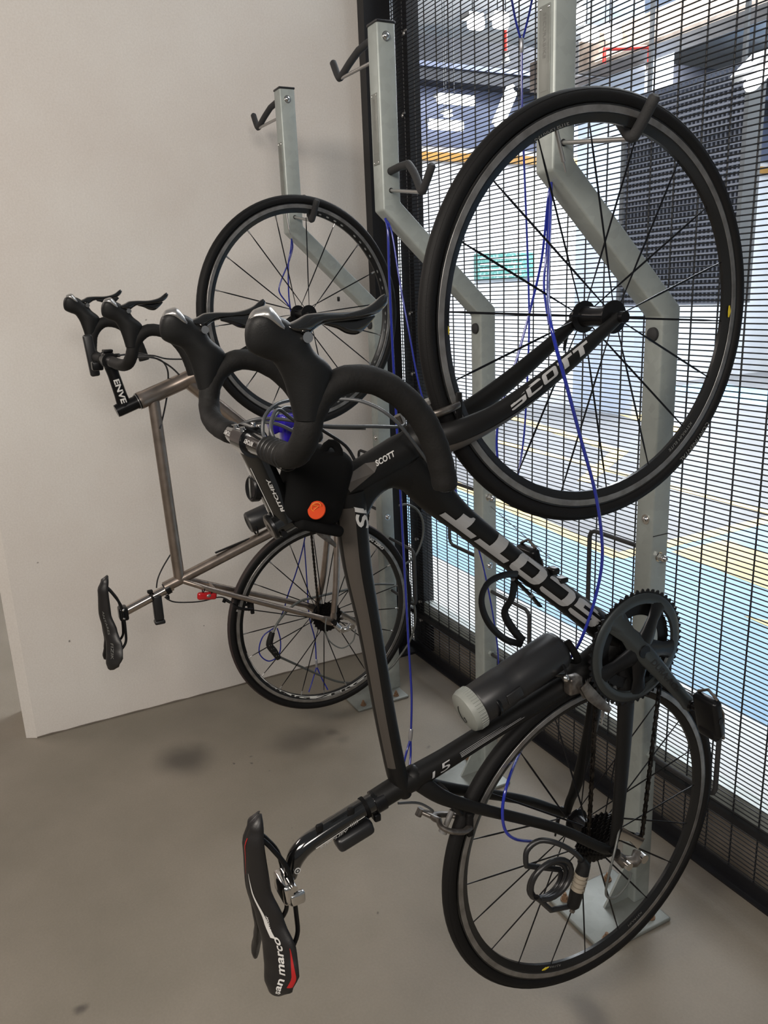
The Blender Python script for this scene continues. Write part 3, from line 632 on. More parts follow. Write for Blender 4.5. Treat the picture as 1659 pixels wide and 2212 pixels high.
def saddle(root, c, L, tilt, cover=None, gap=1.0):
    "c: middle of the top line; nose towards +z, the sitting face turned to -y; two lobes that part at the tail"
    ax = V(0, math.sin(tilt), math.cos(tilt)); bk = V(0, -math.cos(tilt), math.sin(tilt)); N = 30; K = 18
    tk = [0, .04, .15, .40, .58, .72, .84, .93, .985, 1.0]
    xo = [.002, .004, .006, .008, .016, .028, .037, .040*gap, .040*gap, .040*gap]; hw = [.003, .011, .0165, .0190, .0240, .0310, .0330, .0270, .0130, .002]
    th = [.003, .009, .010, .010, .0105, .011, .011, .0100, .007, .002]; ro = [48, 48, 50, 52, 46, 38, 34, 32, 32, 32]; pf = [-.016, -.006, .004, .006, -.002, -.007, -.004, .003, .005, .005]
    def I(tab, t):
        for a in range(len(tk)-1):
            if t <= tk[a+1]:
                f = (t-tk[a])/(tk[a+1]-tk[a]); f = f*f*(3-2*f); return tab[a]*(1-f)+tab[a+1]*f
        return tab[-1]
    def surf(t, u, s=1, lift=0.0):
        r = rad(I(ro, t)); a = I(hw, t); W = V(s*math.cos(r), 0, 0)-bk*math.sin(r); Nn = V(s*math.sin(r), 0, 0)+bk*math.cos(r)
        o = c+ax*(L*(.5-t))+bk*I(pf, t)+V(s*I(xo, t), 0, 0)
        return o+W*(u*a+a*.35)+Nn*(I(th, t)*math.sqrt(max(0, 1-u*u))+lift)
    g = G()
    for s in (-1, 1):
        b = len(g.v)
        for i in range(N+1):
            t = i/N; t = t*t*(3-2*t)*.5+t*.5; r = rad(I(ro, t)); a = I(hw, t); W = V(s*math.cos(r), 0, 0)-bk*math.sin(r); Nn = V(s*math.sin(r), 0, 0)+bk*math.cos(r)
            o = c+ax*(L*(.5-t))+bk*I(pf, t)+V(s*I(xo, t), 0, 0)+W*a*.35
            for k in range(K): w = 2*math.pi*k/K; g.v.append(o+W*(math.cos(w)*a)+Nn*(math.sin(w)*I(th, t)*(1 if math.sin(w) > 0 else .45)))
        for i in range(N):
            for k in range(K): l = (k+1) % K; g.f.append((b+i*K+k, b+i*K+l, b+(i+1)*K+l, b+(i+1)*K+k))
        g.f.append(tuple(b+k for k in range(K))); g.f.append(tuple(b+N*K+k for k in range(K)))
    sd = build('saddle', g, cover or M['saddle'], root, angle=70)
    g = G(); fr = -bk
    for s in (-1, 1):
        g.tube(smooth_path([c+ax*L*.38+fr*.010+V(s*.008, 0, 0), c+ax*L*.30+fr*.026+V(s*.014, 0, 0), c+ax*L*.14+fr*.046+V(s*.021, 0, 0), c-ax*L*.14+fr*.050+V(s*.022, 0, 0), c-ax*L*.26+fr*.044+V(s*.028, 0, 0), c-ax*L*.36+fr*.014+V(s*.036, 0, 0)], 5), .0038, 10)
    build('saddle_rails', g, M['alloy_black'], sd)
    return sd, surf, ax, bk
def saddle_text(sd, surf, text, t0, u0, L_saddle, length, h, m, down=False, **kw):
    sz, sx_ = fit_text(text, length, h)
    def f(u, v):
        t = t0+u/L_saddle*(1 if down else -1); uu = u0+(v if down else -v)/.030
        return surf(t, max(-.97, min(.97, uu)), 1, .0007)
    return build('saddle_lettering', lettering(text, f, sz, .004, sx=sx_, **kw), m, sd, smooth=False)
def fit_text(txt, L, h, bold=0, shear=0):
    "size and stretch so that the word is L long with capitals h high"
    size = h/.70; w = text_width(txt, size); return size, L/w
def loft(g, secs, k=4, n=18, X_=V(1, 0, 0), sq=1.0):
    "secs: (left point, right point, half thickness sideways); a smooth body through measured cross sections"
    cs = smooth_path([(a+b)/2 for a, b, r in secs], k); hs = smooth_path([(b-a)/2 for a, b, r in secs], k); rs = smooth_path([V(r, 0, 0) for a, b, r in secs], k)
    base = len(g.v); m = len(cs)
    for c, h, r in zip(cs, hs, rs):
        for i in range(n):
            w = 2*math.pi*i/n; cw, sw = math.cos(w), math.sin(w)
            if sq != 1: cw = math.copysign(abs(cw)**sq, cw); sw = math.copysign(abs(sw)**sq, sw)
            g.v.append(c+h*cw+X_*(max(r.x, .0002)*sw))
    for i in range(m-1):
        for j in range(n):
            l = (j+1) % n; g.f.append((base+i*n+j, base+i*n+l, base+(i+1)*n+l, base+(i+1)*n+j))
    g.f.append(tuple(base+j for j in range(n-1, -1, -1))); g.f.append(tuple(base+(m-1)*n+j for j in range(n)))
    return g
# cross sections of a shifter measured on the camera side of the black bike; x = 2.073
HX = 2.073
_h = lambda p: at(p[0], p[1], x=HX)
HOOD = [(_h(a), _h(b), r) for a, b, r in [((637, 908), (688, 905), .0150), ((627, 866), (703, 853), .0175), ((615, 826), (716, 808), .0190), ((604, 802), (707, 785), .0190), ((590, 783), (676, 757), .0180), ((565, 773), (660, 727), .0175), ((537, 757), (640, 710), .0180), ((530, 728), (617, 690), .0185), ((534, 698), (590, 678), .0170), ((545, 680), (574, 672), .0110), ((556, 674), (566, 671), .003)]]
NOSE = [(_h(a), _h(b), r) for a, b, r in [((538, 690), (550, 668), .007), ((550, 693), (576, 660), .0165), ((568, 706), (592, 674), .0180), ((590, 720), (606, 694), .0172), ((614, 732), (622, 714), .012)]]
LEVER = [(_h(a), _h(b), r) for a, b, r in [((600, 690), (612, 716), .008), ((620, 697), (628, 720), .012), ((640, 690), (650, 723), .012), ((657, 680), (664, 722), .011), ((672, 677), (680, 709), .0095), ((699, 675), (699, 699), .0085), ((746, 674), (746, 693), .0085), ((781, 666), (783, 688), .0085), ((803, 655), (813, 677), .0075), ((820, 640), (831, 659), .0060), ((829, 635), (836, 645), .0025)]]
PADDLE = [(_h(a), _h(b), r) for a, b, r in [((700, 694), (704, 702), .002), ((728, 689), (732, 710), .003), ((750, 687), (754, 721), .003), ((772, 686), (778, 722), .003), ((792, 682), (800, 704), .0025), ((808, 676), (816, 684), .001)]]
def side_controls(root, bar, f, s, label, lx=0.0):
    "f maps a point measured at the black bike's camera side to where this shifter stands"
    mp = lambda L: [(f(a), f(b), r) for a, b, r in L]
    hd = build('shifter', loft(G(), mp(HOOD), 5, 22), M['hood'], root); hd['label'] = label
    mpx = lambda L, dx: [(f(a+V(dx, 0, 0)), f(b+V(dx, 0, 0)), r) for a, b, r in L]
    build('brake_lever', loft(G(), mpx(LEVER, .002), 4, 16), M['carbon_gloss'], hd)
    build('shift_paddle', loft(G(), mpx(PADDLE, -.006), 4, 12), M['carbon_gloss'], hd)
    build('nose_cap', loft(G(), mp(NOSE), 4, 16), M['silver'], hd)
    p = f(_h((655, 728))); build('lever_pivot', G().cyl(p-V(.014, 0, 0), p+V(.014, 0, 0), .006, 12), M['chrome'], hd)
    return hd

GLYPH = {  # blocky slanted capitals: quads (u0, v0, u1, v1) in a box 1 wide and 1 high
 'T': [(0, .76, 1, 1), (.33, 0, .67, .76)],
 'O': [(0, 0, .27, 1), (.73, 0, 1, 1), (.27, 0, .73, .22), (.27, .78, .73, 1)],
 'C': [(0, 0, .27, 1), (.27, 0, 1, .22), (.27, .78, 1, 1)],
 'S': [(0, .78, 1, 1), (0, .60, .27, .78), (0, .40, 1, .60), (.73, .22, 1, .40), (0, 0, 1, .22)]}
def block_word(word, L, h, place, gap=.10, slant=.32, n=5):
    g = G(); cw = (L-slant*h)/(len(word)+(len(word)-1)*gap)
    for i, ch_ in enumerate(word):
        o = i*cw*(1+gap)
        for (u0, v0, u1, v1) in GLYPH[ch_]:
            b = len(g.v)
            for a in range(n+1):
                for c in range(n+1):
                    v = (v0+(v1-v0)*c/n)*h; u = o+(u0+(u1-u0)*a/n)*cw
                    if ch_ in 'OSC':      # soften the outer corners
                        fu = (u-o)/cw; fv = v/h; e = max(0, abs(fu-.5)-.32)/.18; f = max(0, abs(fv-.5)-.32)/.18
                        if e*e+f*f > 1: k = 1/math.sqrt(e*e+f*f); fu = .5+math.copysign(.32+.18*e*k, fu-.5); fv = .5+math.copysign(.32+.18*f*k, fv-.5); u = o+fu*cw; v = fv*h
                    g.v.append(place(u+v*slant, v))
            for a in range(n):
                for c in range(n): q = b+a*(n+1)+c; g.f.append((q, q+1, q+n+2, q+n+1))
    return g
def side_band(pts, ra, rb, w0, w1, i0, i1, k=6, lift=.0006):
    "a coloured strip on the camera side of a tube; w0, w1 are fractions of the in-plane radius, positive to the left of travel"
    g = G(); b = len(g.v); n = 0
    for i in range(i0, i1+1):
        t = (pts[min(i+1, len(pts)-1)]-pts[max(i-1, 0)]).normalized(); up = V(0, -t.z, t.y).normalized(); f = (i-i0)/max(1, i1-i0)
        a0 = w0(f) if callable(w0) else w0; a1 = w1(f) if callable(w1) else w1
        for j in range(k+1):
            w = a0+(a1-a0)*j/k; g.v.append(pts[i]+up*w*rb[i]+V(ra[i]*math.sqrt(max(0, 1-w*w))+lift, 0, 0))
        n += 1
    for i in range(n-1):
        for j in range(k): q = b+i*(k+1)+j; g.f.append((q, q+1, q+k+2, q+k+1))
    return g
# ================================================================== the black carbon bike
XA = 1.870
bike = thing('road_bike', 'matt black road bike with silver down tube lettering, hung nearest the camera', 'bicycle', (1.868, -.61, .13)); XC[bike.name] = XA
A = lambda px, py, dx=0.0: at(px, py, x=XA+dx)
XR = V(1, 0, 0)
HC = V(1.8746, -.6302, 1.4486); RC = V(1.865, -.6088, .4674); BB = V(XA, -.556, .865)
crown = A(893, 962); cap_ = V(XA, -1.203, 1.195); hax = (cap_-crown).normalized(); htop = crown+hax*.138
def path(pts): return [p if isinstance(p, Vector) else A(*p) for p in pts]
g = G()
dt = path([crown+hax*.025+V(0, .01, -.012), (932, 1062), (999, 1124), (1110, 1211), (1190, 1270), (1264, 1327), (1325, 1374), BB]); g.tube(smooth_path(dt, 4), lerpl([.024, .025, .0245, .024, .024, .025, .028, .028], 29), 24, rb=lerpl([.036, .030, .0225, .0205, .022, .0235, .027, .027], 29), ref=XR)
seatc = A(893, 1680)
tt = path([htop-hax*.018+V(0, .002, -.01), (757, 1105), (771, 1219), (792, 1325), (810, 1423), (832, 1547), (857, 1670), (872, 1712)]); g.tube(smooth_path(tt, 4), lerpl([.024, .025, .022, .020, .019, .0185, .019, .018], 29), 22, rb=lerpl([.030, .024, .0215, .0185, .0175, .0172, .0165, .012], 29), ref=XR)
g.tube([crown-hax*.004, crown+hax*.03, crown+hax*.07, crown+hax*.11, htop, htop+hax*.004], [.024, .026, .025, .024, .0235, .021], 24, rb=[.026, .028, .026, .024, .0235, .021], ref=XR)
st = path([(812, 1729), (850, 1705), seatc, (960, 1640), (1034, 1593), (1110, 1545), (1220, 1475), BB]); g.tube(smooth_path(st, 4), lerpl([.0175, .018, .019, .018, .018, .019, .022, .026], 29), 22, rb=lerpl([.019, .0195, .021, .0185, .0175, .018, .021, .026], 29), ref=XR)
# junction fillets
loft(g, [(A(*a), A(*b), r) for a, b, r in [((726, 1030), (793, 1112), .018), ((752, 1003), (812, 1076), .021), ((800, 974), (845, 1054), .022), ((850, 948), (888, 1070), .023), ((895, 930), (945, 1105), .023), ((935, 985), (985, 1108), .020)]], 4, 18)
g.ball(seatc, .023, 14, (.85, 1, 1)); g.ball(BB, .030, 16, (1.2, 1, 1)); 
for s in (-1, 1):
    dr = RC+V(s*.064, 0, 0)
    cs = smooth_path([BB+V(s*.024, -.004, -.018), BB+V(s*.036, -.010, -.10), BB+V(s*.046, -.022, -.22), BB+V(s*.058, -.040, -.33), dr+V(0, .006, .025), dr+V(0, -.003, -.006)], 5)
    g.tube(cs, lerpl([.009, .0095, .009, .008, .006, .004], len(cs)), 14, rb=lerpl([.024, .020, .0165, .0135, .012, .010], len(cs)), ref=XR)
    ss = smooth_path([seatc+V(s*.006, .006, -.004), seatc+V(s*.020, .040, -.038), seatc+V(s*.030, .10, -.075), seatc+V(s*.048, .26, -.165), dr+V(0, -.03, .018), dr], 5)
    g.tube(ss, lerpl([.009, .0085, .0075, .007, .006, .004], len(ss)), 14, rb=lerpl([.017, .013, .0105, .0095, .010, .010], len(ss)), ref=XR)
g.tube([seatc+V(0, .055, -.040), A(985, 1748)], .022, 10, rb=.006, ref=XR)
frame = build('frame', g, M['carbon'], bike, angle=50)
# lettering on the frame
def tube_place(p0, p1, rx, rbz, v0, side=1, eps=.0006, rev=False):
    d = (p1-p0).normalized(); up = V(0, -d.z, d.y)      # turned left of d, seen from +X
    def f(u, v):
        w = v+v0; k = max(0.0, 1-(w/rbz)**2); q = p0+d*u+up*w; return V(q.x+side*(rx*math.sqrt(k)+eps), q.y, q.z)
    return f
pS, pT = A(1278, 1338), A(948, 1088)
sz, sx_ = fit_text('SCOTT', (pT-pS).length*.93, .033)
build('down_tube_lettering', block_word('SCOTT', (pT-pS).length*1.0, .034, tube_place(pS, pT, .0247, .0230, -.0175)), M['grey_print'], frame, smooth=False)
sz, sx_ = fit_text('SL', .052, .020)
pS2 = A(764, 1140); pT2 = A(750, 1062)
build('top_tube_lettering', lettering('SL', tube_place(pS2, pT2, .0245, .023, -.016), sz, .004, shear=.3, bold=.0008, sx=sx_*.8), M['white_print'], frame, smooth=False)
p0, p1 = A(920, 1668), A(975, 1633); sz, sx_ = fit_text('15', .040, .013)
build('seat_tube_lettering', lettering('15', tube_place(p0, p1, .0190, .0188, -.002), sz, .003, shear=.2, sx=sx_*.9), M['grey_print'], frame, smooth=False)
gl = G(); d_ = (A(1190, 1497)-A(985, 1627)).normalized(); n_ = V(0, -d_.z, d_.y)
fpl = tube_place(A(985, 1627), A(1190, 1497), .0185, .0185, 0)
for k in range(6):
    v = .003+k*.0022; pts = [fpl(u*.012, v) for u in range(13)]; gl.tube(pts, .0004, 4)
build('pinstripes', gl, M['grey_print'], frame)
gl = G(); fpl = tube_place(A(1235, 1467), A(1300, 1424), .021, .0205, 0)
for k in range(7): gl.tube([fpl(.014+k*.0048, v) for v in (-.016, -.008, 0, .008, .016)], .0009, 4)
build('cuff_stripes', gl, M['grey_print'], frame)
gl = G(); fpl = tube_place(htop, crown, .0252, .0262, 0)
b0 = len(gl.v); quad = [(.010, -.004), (.055, .004), (.070, .014), (.050, .020), (.018, .018), (.008, .010)]
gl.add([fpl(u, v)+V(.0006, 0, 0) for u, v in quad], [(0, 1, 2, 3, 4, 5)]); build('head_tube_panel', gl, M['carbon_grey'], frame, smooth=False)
sz, sx_ = fit_text('SCOTT', .032, .007); build('head_lettering', lettering('SCOTT', tube_place(htop-hax*.062, crown, .0262, .027, .010), sz, .003, shear=.3, sx=sx_, bold=.0003), M['white_print'], frame, smooth=False)
ttp = smooth_path(tt, 4)
build('top_tube_band', side_band(ttp, lerpl([.024, .025, .022, .020, .019, .0185, .019, .018], 29), lerpl([.030, .024, .0215, .0185, .0175, .0172, .0165, .012], 29), -.95, lambda f: -.15-.25*f, 3, 23), M['carbon_grey'], frame)  # grey-brown strip along one side of the top tube
# fork
g = G(); g.ball(crown-hax*.012, .029, 16, (1.15, 1.1, 1.1)); g.tube([crown+hax*.002, crown-hax*.022], [.024, .026], 18, rb=[.024, .028], ref=XR)
def fork_legs(g, crown, HC, hax, w0=.030, rbs=(.026, .022, .018, .0165, .014, .011, .009)):
    for s in (-1, 1):
        e = HC+V(s*.047, 0, 0)
        P0 = crown-hax*.012+V(s*.016, 0, 0); d = e-P0; n = V(0, d.z, -d.y).normalized()   # towards the fence and down
        pts = smooth_path([P0, P0+d*.12+V(s*.014, 0, 0)+n*.010, P0+d*.3+V(s*.012, 0, 0)+n*.020, P0+d*.5+V(s*.008, 0, 0)+n*.020, P0+d*.72+V(s*.004, 0, 0)+n*.014, P0+d*.9+n*.006, e], 5)
        g.tube(pts, lerpl([.016, .012, .0095, .009, .008, .0065, .005], len(pts)), 16, rb=lerpl(list(rbs), len(pts)), ref=XR)
    return g
fork_legs(g, crown, HC, hax); fork = build('fork', g, M['carbon'], bike, angle=50)
_e = HC+V(.047, 0, 0); _P0 = crown-hax*.012+V(.016, 0, 0); _d = _e-_P0; _n = V(0, _d.z, -_d.y).normalized()
lp_ = smooth_path([_P0, _P0+_d*.12+V(.014, 0, 0)+_n*.010, _P0+_d*.3+V(.012, 0, 0)+_n*.020, _P0+_d*.5+V(.008, 0, 0)+_n*.020, _P0+_d*.72+V(.004, 0, 0)+_n*.014, _P0+_d*.9+_n*.006, _e], 5)
build('fork_band', side_band(lp_, lerpl([.016, .012, .0095, .009, .008, .0065, .005], len(lp_)), lerpl([.026, .022, .018, .0165, .014, .011, .009], len(lp_)), lambda f: -.35-.4*f, -.97, 2, 17), M['carbon_grey'], fork)  # grey-brown strip on the lower side of the near fork leg
e = HC+V(.047, 0, 0); P0 = crown-hax*.012+V(.016, 0, 0); d = e-P0; n = V(0, d.z, -d.y).normalized()
fa, fb = P0+d*.36+n*.021+V(.012, 0, 0), P0+d*.80+n*.010+V(.004, 0, 0)
sz, sx_ = fit_text('SCOTT', (fb-fa).length*1.02, .013)
def fpl2(u, v):
    dd = (fb-fa); k = u/dd.length; q = fa+dd*k; up = V(0, -dd.z, dd.y).normalized(); return V(q.x+.0093-(.002*k)-((v-.001)**2*25), q.y, q.z)+V(0, up.y, up.z)*(v-.004)
build('fork_lettering', block_word('SCOTT', (fb-fa).length*1.02, .0145, fpl2), M['grey_print'], fork, smooth=False)
# wheels
fw, PF = wheel(bike, HC, .7, 'front_wheel', 'front wheel hung over the rack hook', 18, rad(95.8), 0)
rw, PR = wheel(bike, RC, .5, 'rear_wheel', 'rear wheel hanging near the floor', 20, rad(72), .5, rear=True)
axA = V(math.cos(rad(.7)), math.sin(rad(.7)), 0)
ROTY[0] = V(0, 1, 0)
circ_text(fw, 'GRAND PRIX 4000S II', HC, axA, .3185, .0118, 152, .0125, M['dim_print'], 1, name='tyre_lettering', sx=1.15)
circ_text(fw, 'CONTINENTAL', HC, axA, .3185, .0118, 322, .0115, M['dim_print'], 1, name='tyre_lettering', sx=1.1)
circ_text(fw, 'KSYRIUM ELITE', HC, axA, .2885, .0072, 118, .0085, M['dim_print'], 1, sx=1.2)
circ_text(fw, 'KSYRIUM ELITE', HC, axA, .2885, .0072, 318, .0085, M['dim_print'], 1, sx=1.2)
for a in (181, 359):
    q = HC+axA*.0082+(V(0, 1, 0)*math.cos(rad(a))+V(0, 0, 1)*math.sin(rad(a)))*.2925; build('yellow_rim_badge', G().tube([q+V(.0, 0, .010), q+V(0, .0015, 0), q-V(0, 0, .010)], [.0006, .0008, .0006], 10, rb=[.0015, .0038, .0015], ref=XR), M['yellow'], fw)
build('hub_band', G().lathe([(-.026, .0148), (-.026, .0158), (-.018, .0158), (-.018, .0148)], HC, axA, 10, ref=V(0, 0, 1), a0=-.7, a1=.7), M['yellow'], fw)
circ_text(rw, 'KSYRIUM', RC, axA, .2885, .0072, 256, .0085, M['dim_print'], 1, sx=1.2); circ_text(rw, 'KSYRIUM', RC, axA, .2885, .0072, 300, .0085, M['dim_print'], 1, sx=1.2)
q = RC+axA*.0082+(V(0, 1, 0)*math.cos(rad(248))+V(0, 0, 1)*math.sin(rad(248)))*.2925; build('yellow_rim_badge', G().tube([q+V(0, -.009, 0), q, q+V(0, .009, 0)], [.0006, .0008, .0006], 10, rb=[.0012, .0032, .0012], ref=XR), M['yellow'], rw)
cassette(bike, RC, RC.x+.022, .020, .051)
# drivetrain
PA = V(XA, -.428, .712); ang = math.atan2(PA.z-BB.z, PA.y-BB.y)
ped, ped2 = crankset(bike, BB, XA+.045, ang)
pd = V(0, math.cos(ang-.45), math.sin(ang-.45)); pu = V(0, -pd.z, pd.y)
pedal(bike, ped, 1, pd, pu); pedal(bike, ped2, -1, pd, pu)
hang = RC+V(.070, .006, -.010); A_, U_, L_ = rear_derailleur(bike, hang, RC.x+.07)
xc_ = XA+.043; cx_ = RC.x+.036
def arc(c, R_, a0, a1, x, n=14): return [V(x, c.y+math.cos(rad(a0+(a1-a0)*i/n))*R_, c.z+math.sin(rad(a0+(a1-a0)*i/n))*R_) for i in range(n+1)]
ch = arc(BB, .108, 352, 200, xc_, 22)[::1]
top = arc(BB, .081, -8, 188, xc_-.0065, 24)
lo = arc(RC, .034, 170, 350, cx_, 12)
loop = top+lo[:9]+[V(cx_, U_.y-.012, U_.z+.006), V(cx_, U_.y+.012, U_.z), V(cx_, L_.y-.010, L_.z), V(cx_, L_.y+.006, L_.z-.012), V(cx_, L_.y+.014, L_.z+.002), V(xc_-.0065, BB.y+.079, BB.z-.03)]
chain_path(loop+[top[0]], bike)
# front derailleur
fdp = A(1238, 1478, .03)
g = G().rbox(fdp, (.022, .030, .034), .006).tube([fdp+V(.004, .01, .0), A(1262, 1500, .04), A(1285, 1505, .046)], [.006, .005, .004], 12, rb=[.012, .010, .006])
fd = build('front_derailleur', g, M['alloy_grey'], bike)
build('derailleur_cage', G().tube(smooth_path([A(1262, 1480, .050), A(1278, 1502, .052), A(1300, 1522, .052), A(1318, 1535, .050)], 4), .0012, 10, rb=lerpl([.009, .012, .010, .005], 13), ref=XR).tube(smooth_path([A(1262, 1480, .036), A(1278, 1502, .036), A(1300, 1522, .036)], 4), .0012, 10, rb=.010, ref=XR), M['alloy_grey'], fd)
build('clamp_screw', G().ball(A(1222, 1465, .042), .007, 12), M['chrome'], fd)
# brakes
mb = A(938, 905)
caliper(bike, mb, V(0, -.92, -.38).normalized(), V(0, -.38, .92).normalized(), 'front_brake')
rbm = A(972, 1762); caliper(bike, rbm, V(0, -.87, .49).normalized(), V(0, -.49, -.87).normalized(), 'rear_brake')
# seatpost and saddle
pc = [A(830, 1718), A(780, 1747), A(700, 1797), A(664, 1822), A(643, 1845), A(632, 1872), A(627, 1893)]
sp = build('seatpost', G().tube(smooth_path(pc, 5), lerpl([.0150, .0150, .0150, .0152, .0150, .0125, .0105], 31), 24), M['carbon_gloss'], bike)
build('seat_clamp', G().tube([A(826, 1722), A(806, 1734)], .0195, 24).rbox(A(812, 1762), (.018, .012, .014), .003), M['alloy_black'], bike)
c1, c2 = A(674, 1820), A(756, 1766); dd = (c2-c1).normalized()
sz, sx_ = fit_text('RITCHEY', .050, .0085)
build('post_lettering', lettering('RITCHEY', tube_place(A(680, 1816), A(742, 1775), .0152, .0154, -.0115), sz, .003, shear=.25, sx=sx_, bold=.0003), M['white_print'], sp, smooth=False)
build('post_stripe', G().tube([tube_place(c1, c2, .0150, .0152, 0)(u*.01, -.001) for u in range(0, 10)], .0005, 4), M['white_print'], sp)
g = G(); 
for k in range(5): g.tube([tube_place(A(748, 1769), A(790, 1742), .0150, .0152, 0)(k*.003, v) for v in (-.008, -.004, 0)], .0005, 4)
build('post_ticks', g, M['white_print'], sp)
q = tube_place(A(632, 1880), A(645, 1845), .0130, .0140, 0)
build('round_emblem', G().lathe([(0, 0), (0, .0055), (.0006, .0052), (.0006, 0)], q(.008, 0), V(1, 0, 0), 18), M['white_print'], sp); build('round_emblem_mark', G().lathe([(0, .0018), (0, .0036), (.0002, .0036), (.0002, .0018)], q(.008, 0)+V(.0006, 0, 0), V(1, 0, 0), 16), M['black_print'], sp)
sc_ = V(XA, -1.276, .608)
sd, surf, sax, sbk = saddle(bike, sc_, .292, -.02)
def band(t0, t1, u0, u1, n=10, k=5):
    g = G(); b = len(g.v)
    for i in range(n+1):
        for j in range(k+1): f = i/n; ua = u0[0]+(u0[1]-u0[0])*f; ub_ = u1[0]+(u1[1]-u1[0])*f; g.v.append(surf(t0+(t1-t0)*f, ua+(ub_-ua)*j/k, 1, .0005))
    for i in range(n):
        for j in range(k): g.f.append((b+i*(k+1)+j, b+i*(k+1)+j+1, b+(i+1)*(k+1)+j+1, b+(i+1)*(k+1)+j))
    return g
build('white_flash', band(.30, .66, (-.62, -.10), (-.60, .22), 16), M['white_print'], sd)
build('red_panel', band(.70, .90, (.78, .70), (.80, .97)), M['red'], sd); build('red_piping', band(.10, .32, (-.72, -.95), (-.62, -.93), 12), M['red'], sd)
saddle_text(sd, surf, 'san marco', .955, .42, .292, .088, .013, M['white_print'], bold=.0004)
saddle_text(sd, surf, 'Concor', .655, .15, .292, .034, .0055, M['white_print'], bold=.0002)
cl = A(622, 1912)
build('saddle_clamp', G().rbox(cl+V(0, -.006, 0), (.052, .020, .036), .007).rbox(cl+V(.022, .006, -.010), (.012, .026, .022), .005).tube([cl+V(-.02, 0, .014), cl+V(.03, 0, .014)], .006, 10), M['chrome'], bike)
# stem, spacers, bar
barc = V(XA, -1.228, 1.318); stc = crown+hax*((cap_-crown).length-.020)
stem = build('stem', G().tube(smooth_path([stc, stc+(barc-stc)*.25, stc+(barc-stc)*.7, barc-(barc-stc)*.02], 4), lerpl([.021, .0190, .0185, .020], 13), 20, rb=lerpl([.021, .0180, .0175, .019], 13), ref=XR).tube([stc-hax*.022, stc+hax*.022], .0185, 24).cyl(barc-XR*.021, barc+XR*.021, .0205, 24), M['carbon_gloss'], bike)
build('top_cap', G().lathe([(0, .0195), (.004, .019), (.0055, .016), (.005, .004), (.0045, 0)], stc+hax*.022, hax, 24), M['alloy_black'], stem)
build('cap_ring', G().lathe([(0, .0155), (.0006, .0150), (.0006, .0060), (0, .0055)], stc+hax*.0272, hax, 24), M['alloy_grey'], stem)
for s in (-1, 1):
    for k in (-.012, .012): build('faceplate_bolt', G().cyl(barc+XR*s*.014+V(0, k, .012), barc+XR*s*.014+V(0, k, .021), .0035, 10), M['chrome'], stem)
for s in (1, -1): build('clamp_bolt', G().cyl(stc-V(0, 0, .012)+hax*s*.012+XR*.012, stc-V(0, 0, .012)+hax*s*.012+XR*.022, .0045, 12), M['alloy_black'], stem)
sd_ = (barc-stc).normalized()
sz, sx_ = fit_text('RITCHEY', .050, .0045)
def stem_top(u, v): return stc+sd_*(.014+u)+V(v-.012, 0, 0)+V(0, -sd_.z, sd_.y)*(-0.0)+V(0, -.0172, -.004)
build('stem_lettering', lettering('RITCHEY', lambda u, v: V(XA+.0195-((v-.002)**2)*20, 0, 0)+V(0, (stc+sd_*(.018+u)).y, (stc+sd_*(.018+u)).z)+V(0, -sd_.z, sd_.y)*(.004+v-.002), sz, .003, shear=.2, sx=sx_, bold=.0002), M['white_print'], stem, smooth=False)
build('stem_lettering', lettering('RITCHEY', lambda u, v: V(XA-.004-v, (stc+sd_*(.018+u)).y-sd_.z*.0178, (stc+sd_*(.018+u)).z+sd_.y*.0178), sz, .003, shear=.2, sx=sx_, bold=.0002), M['white_print'], stem, smooth=False)
for xx in (.009, -.0115): build('stem_stripe', G().tube([stc+sd_*(.006+.0095*i)+V(xx, 0, 0)+V(0, -sd_.z, sd_.y)*.0165 for i in range(10)], .0005, 4), M['white_print'], stem)
build('headset_spacers', G().cyl(htop+hax*.002, stc-hax*.022, .0172, 24).cyl(htop-hax*.001, htop+hax*.006, .0225, 24), M['alloy_black'], bike)
bar = G().tube([barc-XR*.085, barc-XR*.03, barc, barc+XR*.03, barc+XR*.085], [.0125, .0158, .0158, .0158, .0125], 20); bar = build('handlebar', bar, M['carbon_gloss'], bike)
sz, sx_ = fit_text('RITCHEY', .034, .0055)
for sg in (1, -1):
    x0_ = XA+(.028 if sg > 0 else -.062)
    build('bar_lettering', lettering('RITCHEY', lambda u, v: V(x0_+.034-u, barc.y-.0159*math.cos(.5-v/.0159), barc.z+.0159*math.sin(.5-v/.0159)), sz, .002, shear=.2, sx=sx_, bold=.0002), M['white_print'], bar, smooth=False)
def bar_side(s):
    return [V(XA+s*d, y, z) for d, y, z in [(.072, -1.228, 1.318), (.110, -1.229, 1.318), (.150, -1.229, 1.321), (.180, -1.228, 1.330), (.198, -1.224, 1.350), (.202, -1.217, 1.375), (.203, -1.200, 1.397), (.204, -1.172, 1.409), (.205, -1.138, 1.404), (.206, -1.105, 1.384), (.207, -1.078, 1.353), (.208, -1.062, 1.318), (.208, -1.054, 1.290), (.208, -1.050, 1.268)]]
